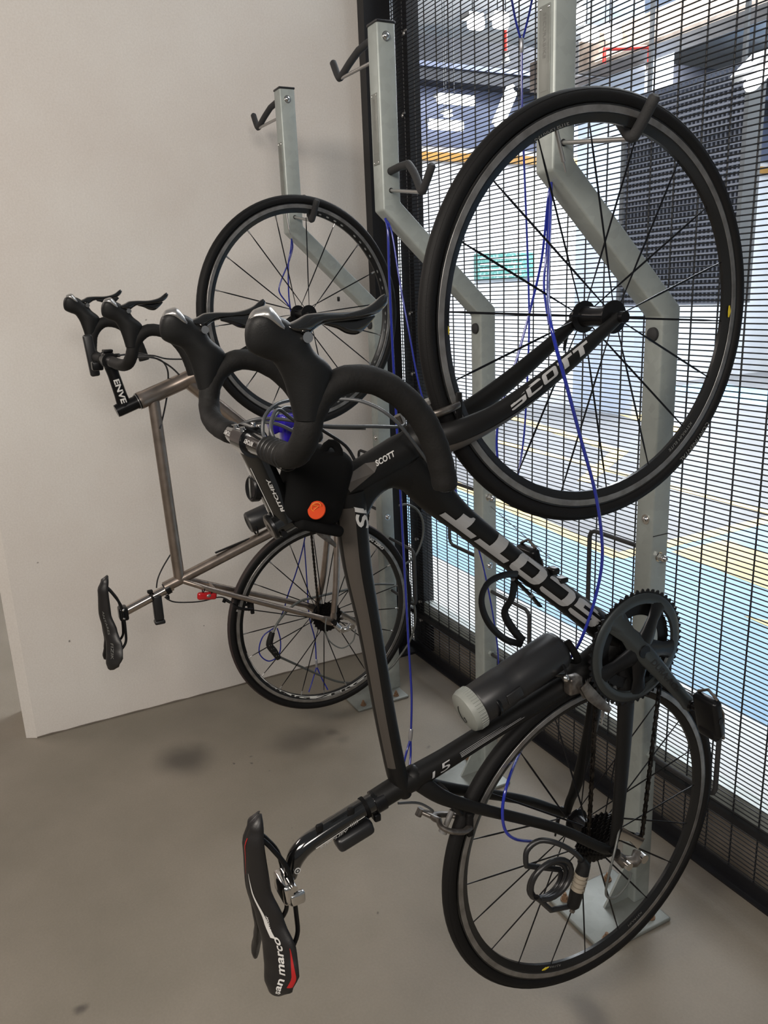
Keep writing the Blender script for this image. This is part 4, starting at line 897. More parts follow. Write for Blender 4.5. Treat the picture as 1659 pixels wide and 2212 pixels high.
for s in (1, -1):
    bp = smooth_path(bar_side(s), 5); n = len(bp)
    rr = [.0156+.0006*((i % 4)/3.0) for i in range(n)]; rr[0] = .0135; rr[-1] = .0150
    tp = build('bar_tape', G().tube(bp, rr, 20), M['tape'], bar)
    build('bar_end_plug', G().ball(bp[-1], .0145, 12, (1, 1, .4)), M['alloy_black'], bar)
    if s > 0: # wrap turns showing as ridges by the stem
        g = G()
        for k in range(6): p = V(XA+.082+k*.013, -1.2287, 1.3185); g.lathe([(0, .0160), (.0008, .0170), (.0016, .0160)], p, V(1, 0, .0), 22)
        build('tape_turns', g, M['black_cable'], tp)
    side_controls(bike, bar, (lambda q: V(q.x, q.y, q.z)) if s > 0 else (lambda q: V(2*XA-q.x, q.y, q.z)), s, 'shifter hood on the camera side' if s > 0 else 'shifter hood on the wall side')
# cables of the cockpit
def cable(root, pts, r, m, name='cable', k=6): return build(name, G().tube(smooth_path(pts, k), r, 10), m, root)
cable(bike, [A(590, 965, .085), A(569, 940, .06), A(572, 900, .05), A(600, 872, .03), A(650, 862, .0), A(720, 862, .0), A(785, 868, .03), A(850, 905, .05), A(915, 985, .045), A(958, 1048, .03)], .0025, M['housing'])
cable(bike, [A(597, 972, .085), A(585, 950, .06), A(590, 905, .02), A(625, 880, -.02), A(690, 925, -.03), A(745, 962, -.03), A(768, 998, -.024), A(775, 1020, -.02)], .0025, M['black_cable'])
cable(bike, [A(600, 962, .08), A(585, 925, .07), A(600, 885, .05), A(640, 910, .03), A(700, 920, .02), A(800, 921, .02), A(870, 920, .0), mb+V(-.02, -.045, .010)], .0025, M['housing'])
cable(bike, [A(487, 930, -.085), A(520, 917, -.05), A(560, 905, -.03), A(620, 907, -.02), A(700, 922, .0), A(790, 925, .02)], .0025, M['housing'])
cable(bike, [A(487, 934, -.085), A(530, 920, -.05), A(575, 912, -.03), A(630, 930, -.02), A(700, 985, -.024)], .0025, M['housing'])
cable(bike, [A(860, 1735), A(905, 1735, .0), A(935, 1752, .0), rbm+V(-.02, -.04, .012)], .0022, M['housing'], 'rear_brake_cable')
cable(bike, [A(1345, 1735, .055), A(1336, 1800, .066), A(1325, 1850, .078), A(1312, 1905, .085), A(1310, 1935, .085), A(1330, 1938, .088), A(1355, 1910, .085), hang+V(.010, .030, -.045)], .0022, M['grey_cable'], 'gear_cable_loop')
build('cable_stop', G().rbox(A(953, 1050, .024), (.010, .018, .014), .003).rbox(A(966, 1058, .020), (.008, .014, .010), .003), M['alloy_black'], bike)
build('bare_shift_cable', G().tube([A(1060, 1094, .030), A(1170, 1190, .030), A(1200, 1215, .028)], .0007, 5), M['silver'], bike)
# bottle cage, empty, on the down tube and a holder on the seat tube
n_in = (V(0, -.62, -.78))
cg = G().tube(smooth_path([A(1118, 1240, .02), A(1085, 1243, .03), A(1052, 1262, .034), A(1040, 1300, .034), A(1055, 1345, .030), A(1090, 1380, .02), A(1128, 1392, .0)], 6), .0012, 10, rb=.0060, ref=XR)
cg.tube(smooth_path([A(1112, 1248, -.0), A(1106, 1290, .0), A(1090, 1322, -.005), A(1105, 1355, -.01), A(1130, 1385, -.01)], 6), .0015, 10, rb=.0075, ref=XR)
cg.tube([A(1098, 1238), A(1150, 1290), A(1165, 1308)], .008, 10, rb=.003, ref=XR)
cage = build('bottle_cage', cg, M['alloy_black'], bike)
for px, py in ((1108, 1250), (1148, 1286)): build('cage_bolt', G().cyl(A(px, py, -.008), A(px, py, .008), .004, 8), M['alloy_black'], cage)
build('band_stop', G().rbox(A(1195, 1232, .010), (.02, .016, .012), .004).rbox(A(1212, 1252, .012), (.018, .02, .010), .003), M['alloy_black'], bike)
a0, a1 = A(1065, 1552), A(1200, 1472); cd_ = (a1-a0).normalized(); nn_ = V(0, -cd_.z, cd_.y)
build('bottle_cage', G().tube([a0+nn_*.012, a1+nn_*.012], .008, 10, rb=.003, ref=XR).tube(smooth_path([a0+nn_*.012, a0+nn_*.03+XR*.036, a0+nn_*.055+XR*.034, a0+nn_*.07], 5), .004, 8, rb=.0015).tube(smooth_path([a1+nn_*.012, a1+nn_*.035+XR*.037, a1+nn_*.06+XR*.030], 5), .004, 8, rb=.0015), M['alloy_black'], bike)
# battery light strapped under the seatpost
pb0, pb1 = A(722, 1822), A(797, 1776); pdir = (pb1-pb0).normalized(); pcn = (pb0+pb1)/2
R3 = Matrix((V(1, 0, 0), pdir, V(1, 0, 0).cross(pdir))).transposed()
lt = build('post_light', G().rbox(pcn+V(0, -.0, 0)-V(0, -pdir.z, pdir.y)*(-.003)+V(.004, .002, -.002), (.030, .066, .026), .008, R3), M['bottle'], bike); lt['label'] = 'small black case strapped under the seatpost'
for q0, q1 in ((A(788, 1742), A(803, 1782)), (A(703, 1790), A(722, 1828))):
    mid = (q0+q1)/2; ax_ = pdir
    build('rubber_strap', G().lathe([(-.003, .0165), (-.003, .0180), (.003, .0180), (.003, .0165)], A((mid.y*0+ (788 if q0.z > A(740, 1780).z else 704)), (1744 if q0.z > A(740, 1780).z else 1796)), ax_, 20), M['rubber'], lt)
build('strap_buckle', G().rbox(A(690, 1788, .014), (.006, .012, .014), .003).rbox(A(758, 1752, .014), (.006, .012, .014), .003), M['rubber'], lt)
# round mount with rubber band on the stem
mp = stc+sd_*.052+V(-.012, -.0185, -.002)
mt = build('round_mount', G().lathe([(-.012, .010), (-.004, .013), (-.003, .0185), (.006, .0185), (.008, .016), (.006, .011), (.006, 0)], mp, V(.10, -.99, .1), 24), M['alloy_black'], bike); mt['label'] = 'round black meter mount on the stem'
build('mount_ring', G().tube([mp+V(-.003, -.006, 0)+(V(.93, -.35, 0)*math.cos(k*.35)+V(0, 0, 1)*math.sin(k*.35))*.0135 for k in range(18)], .0011, 6, closed=True), M['dim_print'], mt)
# -------------------------------------------------------------- things carried by the black bike
ct, cb = A(1210, 1398), A(1018, 1530); bd = (cb-ct).normalized(); bo = ct-bd*0.0
bt = thing('tool_bottle', 'black tool bottle with a grey screw lid, strapped to the black bike', 'bottle', bo)
Lb = (cb-ct).length
build('bottle_body', G().lathe([(0, 0), (0, .026), (.004, .032), (.012, .0355), (Lb*.55, .0362), (Lb*.60, .0345), (Lb*.66, .0360), (Lb*.93, .0358), (Lb*.95, .034)], ct, bd, 40), M['bottle'], bt)
lid = build('screw_lid', G().lathe([(0, .033), (.001, .0375), (.016, .0378), (.024, .035), (.028, .026), (.029, 0)], ct+bd*Lb*.95, bd, 48), M['cap_grey'], bt); lid['label'] = 'grey lid'
g = G(); u1 = bd.orthogonal().normalized(); u2 = bd.cross(u1)
for k in range(44): w = 2*math.pi*k/44; q = ct+bd*(Lb*.95+.002)+(u1*math.cos(w)+u2*math.sin(w))*.0377; g.tube([q, q+bd*.013], .0008, 5)
build('lid_ribs', g, M['cap_grey'], lid)
lc = ct+bd*(Lb*.95+.0292); e1 = V(0, -bd.z, bd.y); e2 = bd.cross(e1)
sw = [lc+e1*(.017*math.cos(t_))+e2*(.010*math.sin(t_)) for t_ in [rad(k) for k in range(-150, 60, 15)]]
build('lid_mark', G().tube(sw+[lc+e1*.004+e2*.004, lc+e1*.009+e2*.001], .0008, 5), M['black_print'], lid)
build('moulded_tab', G().rbox(ct+bd*Lb*.66+V(.036, 0, 0), (.004, .020, .032), .002, Matrix((V(1, 0, 0), e1, bd)).transposed()), M['bottle'], bt)
build('rag', G().tube(smooth_path([ct+bd*.006+e1*.02, ct-bd*.010+e1*.030+V(.02, 0, 0), ct-bd*.008+e1*.01+V(.03, 0, 0), ct-bd*.004-e1*.02+V(.02, 0, 0)], 5), [.007]*16, 10, rb=.004), M['fabric'], bt)
gm = G()
for k in range(9):
    w = 1.85+.05*math.sin(k*2.3); q = ct+bd*(Lb*.88-k*.010); r0 = XR*math.cos(w)+e1*math.sin(w); r1 = XR*math.cos(w-.28)+e1*math.sin(w-.28)
    gm.tube([q+r0*.0364, q-bd*.004*(k % 2)+(r0+r1).normalized()*.0366, q-bd*.003+r1*.0364], .0008, 4)
build('bottle_print', gm, M['white_print'], bt)
# bag between stem and head tube
bc = A(672, 1052); bg = thing('stem_bag', 'plain black fabric bag with an orange round badge behind the stem of the black bike', 'bag', bc-V(0, 0, .06))
Rb = Matrix.Rotation(rad(-20), 3, 'X')
build('bag_body', G().rbox(bc+V(0, .004, .004), (.084, .088, .112), .026, Rb, 5), M['fabric'], bg)
build('bag_flap', G().rbox(bc+V(0, -.002, -.052), (.078, .070, .016), .007, Rb, 4), M['fabric'], bg)
lo_ = A(716, 990, .03); build('strap_loop', G().tube([lo_+V(0, math.cos(k*.42)*.013, math.sin(k*.42)*.021) for k in range(15)], .0030, 8, rb=.006, ref=XR, closed=True), M['fabric'], bg)
oc = A(684, 1102, .050); bgd = build('badge', G().lathe([(0, 0), (0, .013), (.0012, .0125), (.0014, 0)], oc, V(.62, -.62, .45), 26), M['orange'], bg); bgd['label'] = 'orange badge'
e3 = V(.6, .75, .2).normalized(); tp_ = V(.62, -.62, .45)
build('badge_mark', G().tube([oc+tp_*.0016+e3*(.007*math.cos(k*.45))+V(0, 0, .004+.006*math.sin(k*.45)) for k in range(12)], .0005, 4).tube([oc+tp_*.0016+e3*(.007*math.cos(k*.45))+V(0, 0, -.007+.004*math.sin(k*.45)) for k in range(14)], .0005, 4).tube([oc+tp_*.0016+e3*-.004+V(0, 0, .008), oc+tp_*.0016+e3*.003+V(0, 0, .004), oc+tp_*.0016+e3*-.003+V(0, 0, .001)], .0005, 4), M['orange_print'], bgd)
# blue plastic case behind the bars
bx = at(597, 912, x=1.80); bl = thing('blue_case', 'small blue plastic case clipped behind the drop handlebar of the black bike', 'case', bx-V(0, 0, .02))
build('case_lid', G().rbox(at(592, 912, x=1.80), (.020, .020, .030), .003, Matrix.Rotation(rad(20), 3, 'X')), M['blue_plastic'], bl)
bx2 = at(632, 925, x=1.82); cb_ = build('case_body', G().rbox(bx2, (.026, .034, .042), .004), M['blue_plastic'], bl)
wv = [bx2+V(.0136, .002+.010*math.sin(k*.7), .019-.0029*k) for k in range(14)]; build('wavy_line_print', G().tube(wv, .0005, 4), M['white_print'], cb_)
# coiled combination lock hanging in the rear wheel
cc = at(1190, 1898, x=1.945); lk = thing('coil_lock', 'black coiled combination lock hanging on the rear stay of the black bike', 'lock', cc-V(0, 0, .06))
pts = []
for i in range(3*24):
    w = rad(35)+2*math.pi*i/24; r_ = .041-.003*(i/24); pts.append(cc+V(.012-.010*i/24, math.cos(w)*r_*1.15, -.006*(i/24-1)*1.6+math.sin(w)*r_))
tail = [at(1262, 1868, x=1.955), at(1245, 1845, x=1.955), at(1205, 1822, x=1.945), at(1165, 1816, x=1.93), at(1138, 1838, x=1.925), at(1136, 1870, x=1.93)]
build('coiled_cable', G().tube(smooth_path([at(1228, 1958, x=1.952), at(1190, 1966, x=1.95)], 4)+smooth_path(pts[12:], 1)+smooth_path(list(reversed(tail)), 4), .0050, 10), M['black_cable'], lk)
l0, l1 = at(1262, 1868, x=1.958), at(1238, 1955, x=1.958); ld = (l1-l0).normalized()
build('lock_body', G().tube([at(1256, 1858, x=1.955), l0, l0+ld*.018], [.008, .0115, .0125], 16), M['hood'], lk); build('lock_end', G().tube([l0+ld*.050, l1, l1+ld*.006], [.0125, .0115, .007], 16), M['hood'], lk)
nw = G()
for k in range(4):
    q = l0+ld*(.0165+k*.0086); nw.lathe([(0, 0), (0, .0115), (.001, .0128), (.0066, .0128), (.0078, .0115), (.0078, 0)], q, ld, 20)
nwo = build('number_wheels', nw, M['brass'], lk)
def digit(k, ch_, w):
    u1_ = V(1, 0, 0)-ld*ld.x; u1_.normalize(); u2_ = ld.cross(u1_)
    return lettering(ch_, lambda u, v: l0+ld*(.0178+k*.0086+(.0052-v))+(u1_*math.cos(w+u/.0128)+u2_*math.sin(w+u/.0128))*.0131, .0068, 0)
for k, s_ in enumerate(('28', '71', '60', '94')):
    for j, ch_ in enumerate(s_): build('digit', digit(k, ch_, -1.1+j*.9), M['black_print'], nwo, smooth=False)
build('lock_tip', G().cyl(l1+ld*.006, l1+ld*.014, .0035, 10).ball(l1+ld*.014+V(0, .004, 0), .004, 8), M['alloy_grey'], lk)
# ================================================================== the bare titanium bike by the wall
XB = .572
bikeb = thing('road_bike', 'bare brushed metal road bike with black fork, hung beside the white wall', 'bicycle', (XB, -.61, .13)); XC[bikeb.name] = XB
B = lambda px, py, dx=0.0: at(px, py, x=XB+dx)
HB = V(.5797, -.6206, 1.4490); RB = V(.5621, -.6093, .4661); BBB = V(XB, -.553, .860)
hb0, hb1 = B(301, 866), B(425, 810); hxb = (hb0-hb1).normalized(); 
sb = B(388, 1252)
g = G().tube([hb1, hb1+hxb*.012, hb1+hxb*.014, hb0-hxb*.014, hb0-hxb*.012, hb0], [.0245, .0245, .0235, .0235, .0245, .0245], 24)
g.tube([B(331, 862), sb], .0165, 20); g.tube([hb1+hxb*.035, BBB], .0195, 22); g.tube([sb-(BBB-sb).normalized()*.050, sb, BBB], .0165, 22); g.cyl(BBB-XR*.034, BBB+XR*.034, .021, 24)
for s in (-1, 1):
    dr = RB+V(s*.066, 0, 0)
    g.tube(smooth_path([BBB+V(s*.018, -.002, -.012), BBB+V(s*.036, -.014, -.12), BBB+V(s*.052, -.034, -.27), dr+V(0, .006, .030)], 5), .0105, 14)
    g.tube(smooth_path([sb+V(s*.008, .010, -.004), sb+V(s*.024, .045, -.020), sb+V(s*.034, .11, -.052), dr+V(0, -.035, .018)], 5), .0088, 14)
    g.tube([dr+V(0, -.040, .020), dr+V(0, -.012, .004), dr+V(0, .004, -.006)], .0035, 12, rb=[.008, .015, .012], ref=XR).tube([dr+V(0, .006, .034), dr+V(0, .004, .010), dr], .0035, 12, rb=[.009, .013, .012], ref=XR)
g.cyl(sb+V(-.03, .095, -.045), sb+V(.03, .095, -.045), .007, 12)
fb_ = build('frame', g, M['titanium'], bikeb, angle=50)
g = G()
for k in range(5): g.tube([sb+(hb0-sb).normalized()*(.1+.003*k)+V(.0166, 0, 0), sb+(hb0-sb).normalized()*(.1+.003*k+.001)+V(.0166, 0, 0)], .0003, 4)
fork_b = G(); fork_b.ball(hb1-hxb*.012, .026, 16, (1.15, 1, 1)); fork_legs(fork_b, hb1, HB, hxb); forkb = build('fork', fork_b, M['carbon'], bikeb, angle=50)
HDB = 6.3; axB = V(math.cos(rad(HDB)), math.sin(rad(HDB)), 0)
fwb, _ = wheel(bikeb, HB, HDB, 'front_wheel', 'front wheel hung over the rack hook', 18, rad(84), 0, hub_r=.016, nipple=M['silver'])
ROTY[0] = V(-axB.y, axB.x, 0)
circ_text(fwb, 'GRAND PRIX 4000S II', HB, axB, .3185, .0118, 212, .0125, M['white_print'], 1, name='tyre_lettering', sx=1.15)
for i in range(30):
    a = rad(-70+i*5.2); q = HB+axB*.0088+(ROTY[0]*math.cos(a)+V(0, 0, 1)*math.sin(a))*.2915
    if i % 5 != 4: build('rim_lettering', G().tube([q+(ROTY[0]*-math.sin(a)+V(0, 0, 1)*math.cos(a))*k*.005 for k in (-1, 0, 1)], [.0004]*3, 6, rb=[.001, .0028, .001], ref=axB), M['dim_print'], fwb)
axB2 = V(1, 0, 0)
rwb, _ = wheel(bikeb, RB, 1.2, 'rear_wheel', 'rear wheel with pale rim band and brown tread', 21, rad(60), .5, rear=True, nipple=M['silver'], tread=M['rubber_brown'], rim_m=M['rim_dark'])
ROTY[0] = V(0, 1, 0)
build('pale_rim_band', G().lathe([(.0100, .2880), (.0103, .2885), (.0103, .2988), (.0100, .2992)], RB, axB2, 60, ref=V(0, 1, 0), a0=rad(193), a1=rad(306)), mat('pale_decal', (.52, .52, .50), .5), rwb)
sz, sx_ = fit_text('RACING ZERO', .505, .0085)
circ_text(rwb, 'RACING ZERO', RB, axB2, .2892, .0106, 198, sz, M['black_print'], -1, sx=sx_, bold=.0004)
circ_text(rwb, 'RACING ZERO', RB, axB2, .2925, .0098, 62, .0130, M['white_print'], 1, sx=1.3, bold=.0006)
circ_text(rwb, 'GATORSKIN', RB, axB2, .3185, .0118, 74, .0125, M['orange_print'], 1, name='tyre_lettering', sx=1.2, bold=.0005)
cassette(bikeb, RB, RB.x+.022, .020, .050)
angb = rad(118)
pb_, pb2_ = crankset(bikeb, BBB, XB+.045, angb, m=M['silver'], lettering_=False)
pdb = V(0, 1, .15).normalized(); pub = V(0, -.15, 1).normalized(); pedal(bikeb, pb_, 1, pdb, pub); pedal(bikeb, pb2_, -1, pdb, pub)
hangb = RB+V(.072, .006, -.010); Ab, Ub, Lb_ = rear_derailleur(bikeb, hangb, RB.x+.07, M['chrome'])
xb_ = XB+.043; cb2 = RB.x+.036
topb = arc(BBB, .108, -8, 188, xb_, 24); lob = arc(RB, .034, 170, 350, cb2, 12)
chain_path(topb+lob[:9]+[V(cb2, Ub.y-.012, Ub.z+.006), V(cb2, Ub.y+.012, Ub.z), V(cb2, Lb_.y-.010, Lb_.z), V(cb2, Lb_.y+.006, Lb_.z-.012), V(cb2, Lb_.y+.014, Lb_.z+.002), V(xb_, BBB.y+.104, BBB.z-.03), topb[0]], bikeb)
fdb = B(662, 1130, .03)
fdo = build('front_derailleur', G().rbox(fdb, (.024, .026, .030), .005).tube(smooth_path([B(672, 1128, .045), B(690, 1150, .048), B(715, 1170, .048), B(727, 1182, .046)], 4), .0012, 10, rb=lerpl([.007, .011, .009, .004], 13), ref=XR), M['alloy_grey'], bikeb)
caliper(bikeb, B(432, 752), V(0, -.92, -.38).normalized(), V(0, -.38, .92).normalized(), 'front_brake', M['alloy_black'])
rbb = B(520, 1300); caliper(bikeb, rbb, V(0, -.87, .49).normalized(), V(0, -.49, -.87).normalized(), 'rear_brake', M['alloy_black'])
# seatpost, saddle
sp0, sp1 = B(352, 1277), B(272, 1320)
spb = build('seatpost', G().tube([B(372, 1266), sp0, sp1, sp1+(sp1-sp0).normalized()*.006], .0136, 22), M['ti_polish'], bikeb)
ccb = B(358, 1272); build('seat_clamp', G().tube([B(366, 1268), B(356, 1274)], .0190, 22).rbox(B(362, 1290), (.016, .010, .014), .003), M['alloy_black'], bikeb)
build('saddle_clamp', G().rbox(B(266, 1324), (.040, .026, .040), .006), M['alloy_black'], bikeb)
for k in (-.013, .013): build('clamp_screw', G().ball(B(264, 1322)+V(.021, 0, k), .005, 10), M['chrome'], bikeb)
snb, stb = B(228, 1246), B(237, 1430)
sdb, surfb, _a, _b = saddle(bikeb, V(XB, -1.302, .608), .275, .04)
saddle_text(sdb, surfb, 'ANTARES', .36, -.1, .275, .070, .0085, M['dim_print'], down=True)
saddle_text(sdb, surfb, 'FIZIK', .70, -.1, .275, .045, .0095, M['dim_print'], down=True)
# lights on the seatpost and stay
lp = B(340, 1308)
lb_ = build('post_light', G().rbox(lp+V(.004, 0, -.004), (.026, .028, .084), .008).rbox(lp+V(.004, .0, -.050), (.028, .031, .012), .004), M['bottle'], bikeb); lb_['label'] = 'black torch shaped rear light hanging under the seatpost'
build('rubber_strap', G().lathe([(-.0035, .0150), (-.0035, .0168), (.0035, .0168), (.0035, .0150)], B(328, 1289), sp1-sp0, 20).rbox(B(324, 1278, .008), (.012, .016, .010), .003), M['rubber'], lb_)
rl = B(447, 1287, .028)
rr_ = build('stay_reflector', G().rbox(rl, (.018, .060, .024), .008, Matrix.Rotation(rad(-10), 3, 'X'), 4), M['red_light'], bikeb); rr_['label'] = 'red rear light strapped to the seat stay'
build('light_button', G().ball(rl+V(.009, .004, .002), .0055, 12, (.4, 1.3, 1)), M['silver'], rr_)
for px, py in ((440, 1272), (456, 1276)): build('light_strap', G().lathe([(-.0015, .0095), (-.0015, .0110), (.0015, .0110), (.0015, .0095)], B(px, py, .028), V(0, .9, -.4), 16), M['rubber'], rr_)
# cockpit, turned a little to the left
DY, DZ = .030, .034
fB = lambda d, y, z: V(XB+d, y+DY+.105*d, z+DZ-.045*d)
stcb = B(270, 880); barb = fB(0, -1.228, 1.318)
stemb = build('stem', G().tube(smooth_path([stcb, stcb+(barb-stcb)*.3, stcb+(barb-stcb)*.7, barb], 4), [.018]*13, 20, rb=lerpl([.020, .017, .016, .019], 13), ref=XR).tube([hb0+hxb*.010, stcb+hxb*.021], .0185, 22).cyl(barb-XR*.021, barb+XR*.021, .021, 22), M['alloy_black'], bikeb)
build('top_cap', G().cyl(stcb+hxb*.021, stcb+hxb*.026, .0178, 22), M['alloy_black'], stemb)
sdbv = (barb-stcb).normalized(); sz, sx_ = fit_text('ENVE', .066, .015)
build('stem_lettering', lettering('ENVE', lambda u, v: V(XB+.0186-((v-.007)**2)*15, (stcb+sdbv*(.082-u)).y, (stcb+sdbv*(.082-u)).z)+V(0, sdbv.z, -sdbv.y)*(v-.0075), sz, .004, sx=sx_, bold=.0006), M['white_print'], stemb, smooth=False)
build('headset_spacers', G().cyl(hb0, hb0+hxb*.004, .0235, 24).cyl(hb0+hxb*.004, hb0+hxb*.010, .0205, 24), M['alloy_black'], bikeb)
build('headset_ring', G().cyl(hb0+hxb*.004, hb0+hxb*.0055, .0240, 24), M['silver'], bikeb)
barob = build('handlebar', G().tube([fB(d, -1.228, 1.318) for d in (-.06, -.03, 0, .03, .06)], [.0135, .0158, .0158, .0158, .0135], 18), M['alloy_black'], bikeb)
for s in (1, -1):
    bp = smooth_path([fB(s*d, y, z) for d, y, z in [(.050, -1.228, 1.318), (.110, -1.229, 1.318), (.150, -1.229, 1.321), (.180, -1.226, 1.330), (.194, -1.220, 1.350), (.198, -1.213, 1.375), (.200, -1.196, 1.397), (.201, -1.172, 1.409), (.202, -1.140, 1.404), (.203, -1.112, 1.384), (.204, -1.090, 1.353), (.205, -1.078, 1.318), (.205, -1.072, 1.290)]], 5); n = len(bp)
    build('bar_tape', G().tube(bp, [.0152+.0004*(i % 2) for i in range(n)], 18), M['tape'], barob)
    side_controls(bikeb, barob, (lambda q: fB(q.x-HX+.199, q.y+.004, q.z)) if s > 0 else (lambda q: fB(-(q.x-HX+.199), q.y+.004, q.z)), s, 'shifter hood on the camera side' if s > 0 else 'shifter hood on the wall side')
# lamp, computer mount and bell on the bar
lm = B(197, 768, -.13); R_l = Matrix.Rotation(rad(4), 3, 'X')
fl_ = build('front_light', G().rbox(lm, (.024, .026, .118), .006, R_l), M['bottle'], bikeb); fl_['label'] = 'slim black front light upright beside the stem'
build('light_bracket', G().rbox(B(210, 790, -.08), (.03, .030, .026), .005).rbox(B(232, 772, -.02), (.05, .030, .030), .006).rbox(B(232, 758, -.01), (.03, .026, .008), .003), M['alloy_black'], bikeb)
build('bracket_bolt', G().ball(B(218, 780, -.05), .005, 10).ball(B(221, 783, -.04), .004, 10), M['chrome'], bikeb)
build('mount_arm', G().rbox(B(247, 768, .0), (.02, .03, .010), .003), M['alloy_black'], bikeb)
def cableb(pts, r=.0025, m=None, name='cable'): return build(name, G().tube(smooth_path([B(*p) for p in pts], 6), r, 8), m or M['black_cable'], bikeb)
cableb([(255, 768, .05), (280, 765, .03), (310, 765, 0), (345, 778, 0), (372, 795, 0), (395, 818, .01)])
cableb([(290, 772, .10), (325, 772, .03), (350, 780, 0), (362, 800, 0), (363, 830, -.01), (360, 860, -.01), (352, 900, 0), (345, 925, .018)])
cableb([(298, 768, .12), (330, 768, .05), (360, 775, .02), (400, 776, 0), (430, 776, 0)], .0022)
cableb([(370, 1195, -.018), (352, 1225, -.02), (341, 1250, -.02), (338, 1270, -.018)], .0022, name='rear_brake_cable')
cableb([(356, 1290, .018), (375, 1300, .012), (410, 1301, 0), (440, 1298, 0), (478, 1290, 0), (505, 1305, 0)], .0022, name='rear_brake_cable')
build('gear_cable_loop', G().tube(smooth_path([B(705, 1335, .07), B(703, 1360, .078), B(712, 1385, .08), B(738, 1400, .08), B(762, 1385, .08), B(768, 1360, .078)], 6), .0022, 8), M['grey_cable'], bikeb)
ms = B(612, 586+0, .0)
mg = build('spoke_magnet', G().rbox(at(731, 646, x=.59), (.010, .006, .014), .002), M['alloy_black'], bikeb)
# bottle in its cage, inside the main triangle
b0, b1 = B(536, 1130), B(640, 1082); bdb = (b0-b1).normalized(); b1 = b0-bdb*.185
btb = thing('water_bottle', 'dark round bottle held inside the frame of the bare metal bike', 'bottle', b1)
build('bottle_body', G().lathe([(0, 0), (0, .020), (.010, .028), (.020, .0335), (.10, .034), (.106, .032), (.112, .034), (.180, .034), (.185, .031), (.186, .024), (.183, .020), (.183, 0)], b1, bdb, 36), M['bottle'], btb)
build('bottle_cap', G().lathe([(0, .028), (-.012, .027), (-.016, .012), (-.030, .010), (-.032, 0)], b1+bdb*.008, bdb, 28), M['alloy_black'], btb)
ub = (BBB-sb).normalized(); nb = V(0, -ub.z, ub.y)
build('bottle_cage', G().tube([B(470, 1205)+nb*.018, B(620, 1142)+nb*.018], .007, 10, rb=.0025, ref=XR).tube(smooth_path([B(560, 1168)+nb*.020, B(560, 1168)+nb*.045+XR*.036, B(560, 1168)+nb*.075+XR*.02], 5), .003, 8).tube(smooth_path([B(560, 1168)+nb*.020, B(560, 1168)+nb*.045-XR*.036, B(560, 1168)+nb*.075-XR*.02], 5), .003, 8), M['alloy_black'], bikeb)

# ================================================================== cable locks hanging on the racks
def lockcable(name, label, lines, r=.0026, m=None, ferr=None, group=None, cat='cable'):
    P0 = lines[0][0]; t = thing(name, label, cat, P0, group)
    for L in lines: build('cable_strand', G().tube(smooth_path(L, 6), r, 10), m or M['blue_cable'], t)
    for a, b in (ferr or []): build('crimp_ferrule', G().tube([a, a+(b-a)*.1, b-(b-a)*.1, b], [r*1.2, r*1.9, r*1.9, r*1.2], 10), M['clear'], t)
    return t
h3 = V(RX[0]-.022, -.5530, 1.6800)
lockcable('blue_cable', 'longest blue cable, falling in front of the fork of the black bike to its crank', [
    [h3, at(1189, 470, x=1.70), at(1184, 600, x=1.80), at(1187, 680, x=1.93), at(1200, 745, x=1.955), at(1226, 840, x=1.955), at(1258, 960, x=1.94), at(1285, 1060, x=1.93), at(1299, 1150, x=1.92), at(1300, 1220, x=1.91), at(1285, 1295, x=1.90), at(1260, 1370, x=1.89), at(1238, 1412, x=1.86), at(1200, 1470, x=1.82), at(1150, 1580, x=1.81), at(1128, 1615, x=1.81), at(1100, 1680, x=1.90), at(1086, 1740, x=1.92), at(1090, 1790, x=1.92), at(1112, 1812, x=1.92), at(1150, 1818, x=1.90)]], .0028, group=None)
lockcable('blue_cable', 'blue cable pair from the kink of the right hand rack, swinging behind the front wheel', [
    [h3, at(1184, 430, x=1.66), at(1170, 560, x=1.64), at(1145, 670, x=1.62), at(1112, 790, x=1.62), at(1082, 880, x=1.62), at(1073, 950, x=1.62), at(1078, 1010, x=1.62), at(1092, 1040, x=1.62)],
    [h3, at(1186, 440, x=1.66), at(1181, 540, x=1.65), at(1175, 620, x=1.66), at(1186, 700, x=1.70)]], .0024)
lockcable('blue_cable', 'blue cable hanging from above with a silver crimp, right of the middle rack', [
    [at(1102, -20, x=1.45), at(1113, 40, x=1.45), at(1124, 82, x=1.45)], [at(1153, -20, x=1.45), at(1143, 30, x=1.45), at(1130, 82, x=1.45)],
    [at(1127, 112, x=1.45), at(1128, 240, x=1.45), at(1134, 400, x=1.45), at(1140, 560, x=1.45), at(1143, 690, x=1.45), at(1140, 800, x=1.45), at(1132, 940, x=1.45), at(1118, 1030, x=1.46), at(1108, 1060, x=1.47)]], .0022, ferr=[(at(1127, 82, x=1.45), at(1127, 114, x=1.45))])
h2 = V(RX[1]-.022, -.5530, 1.6800)
lockcable('blue_cable', 'blue cable from the middle rack dropping almost straight to the floor with a pale crimp', [
    [h2, at(838, 500, x=1.02), at(841, 600, x=1.02), at(848, 750, x=1.02), at(856, 900, x=1.02), at(862, 1010, x=1.02), at(868, 1120, x=1.02), at(875, 1250, x=1.02), at(883, 1400, x=1.02), at(889, 1500, x=1.02), at(888, 1576, x=1.02)],
    [at(887, 1598, x=1.02), at(887, 1630, x=1.03), at(884, 1665, x=1.05)], [at(886, 1598, x=1.02), at(878, 1625, x=1.03), at(872, 1650, x=1.05)]], .0034, ferr=[(at(888, 1574, x=1.02), at(886, 1600, x=1.02))])
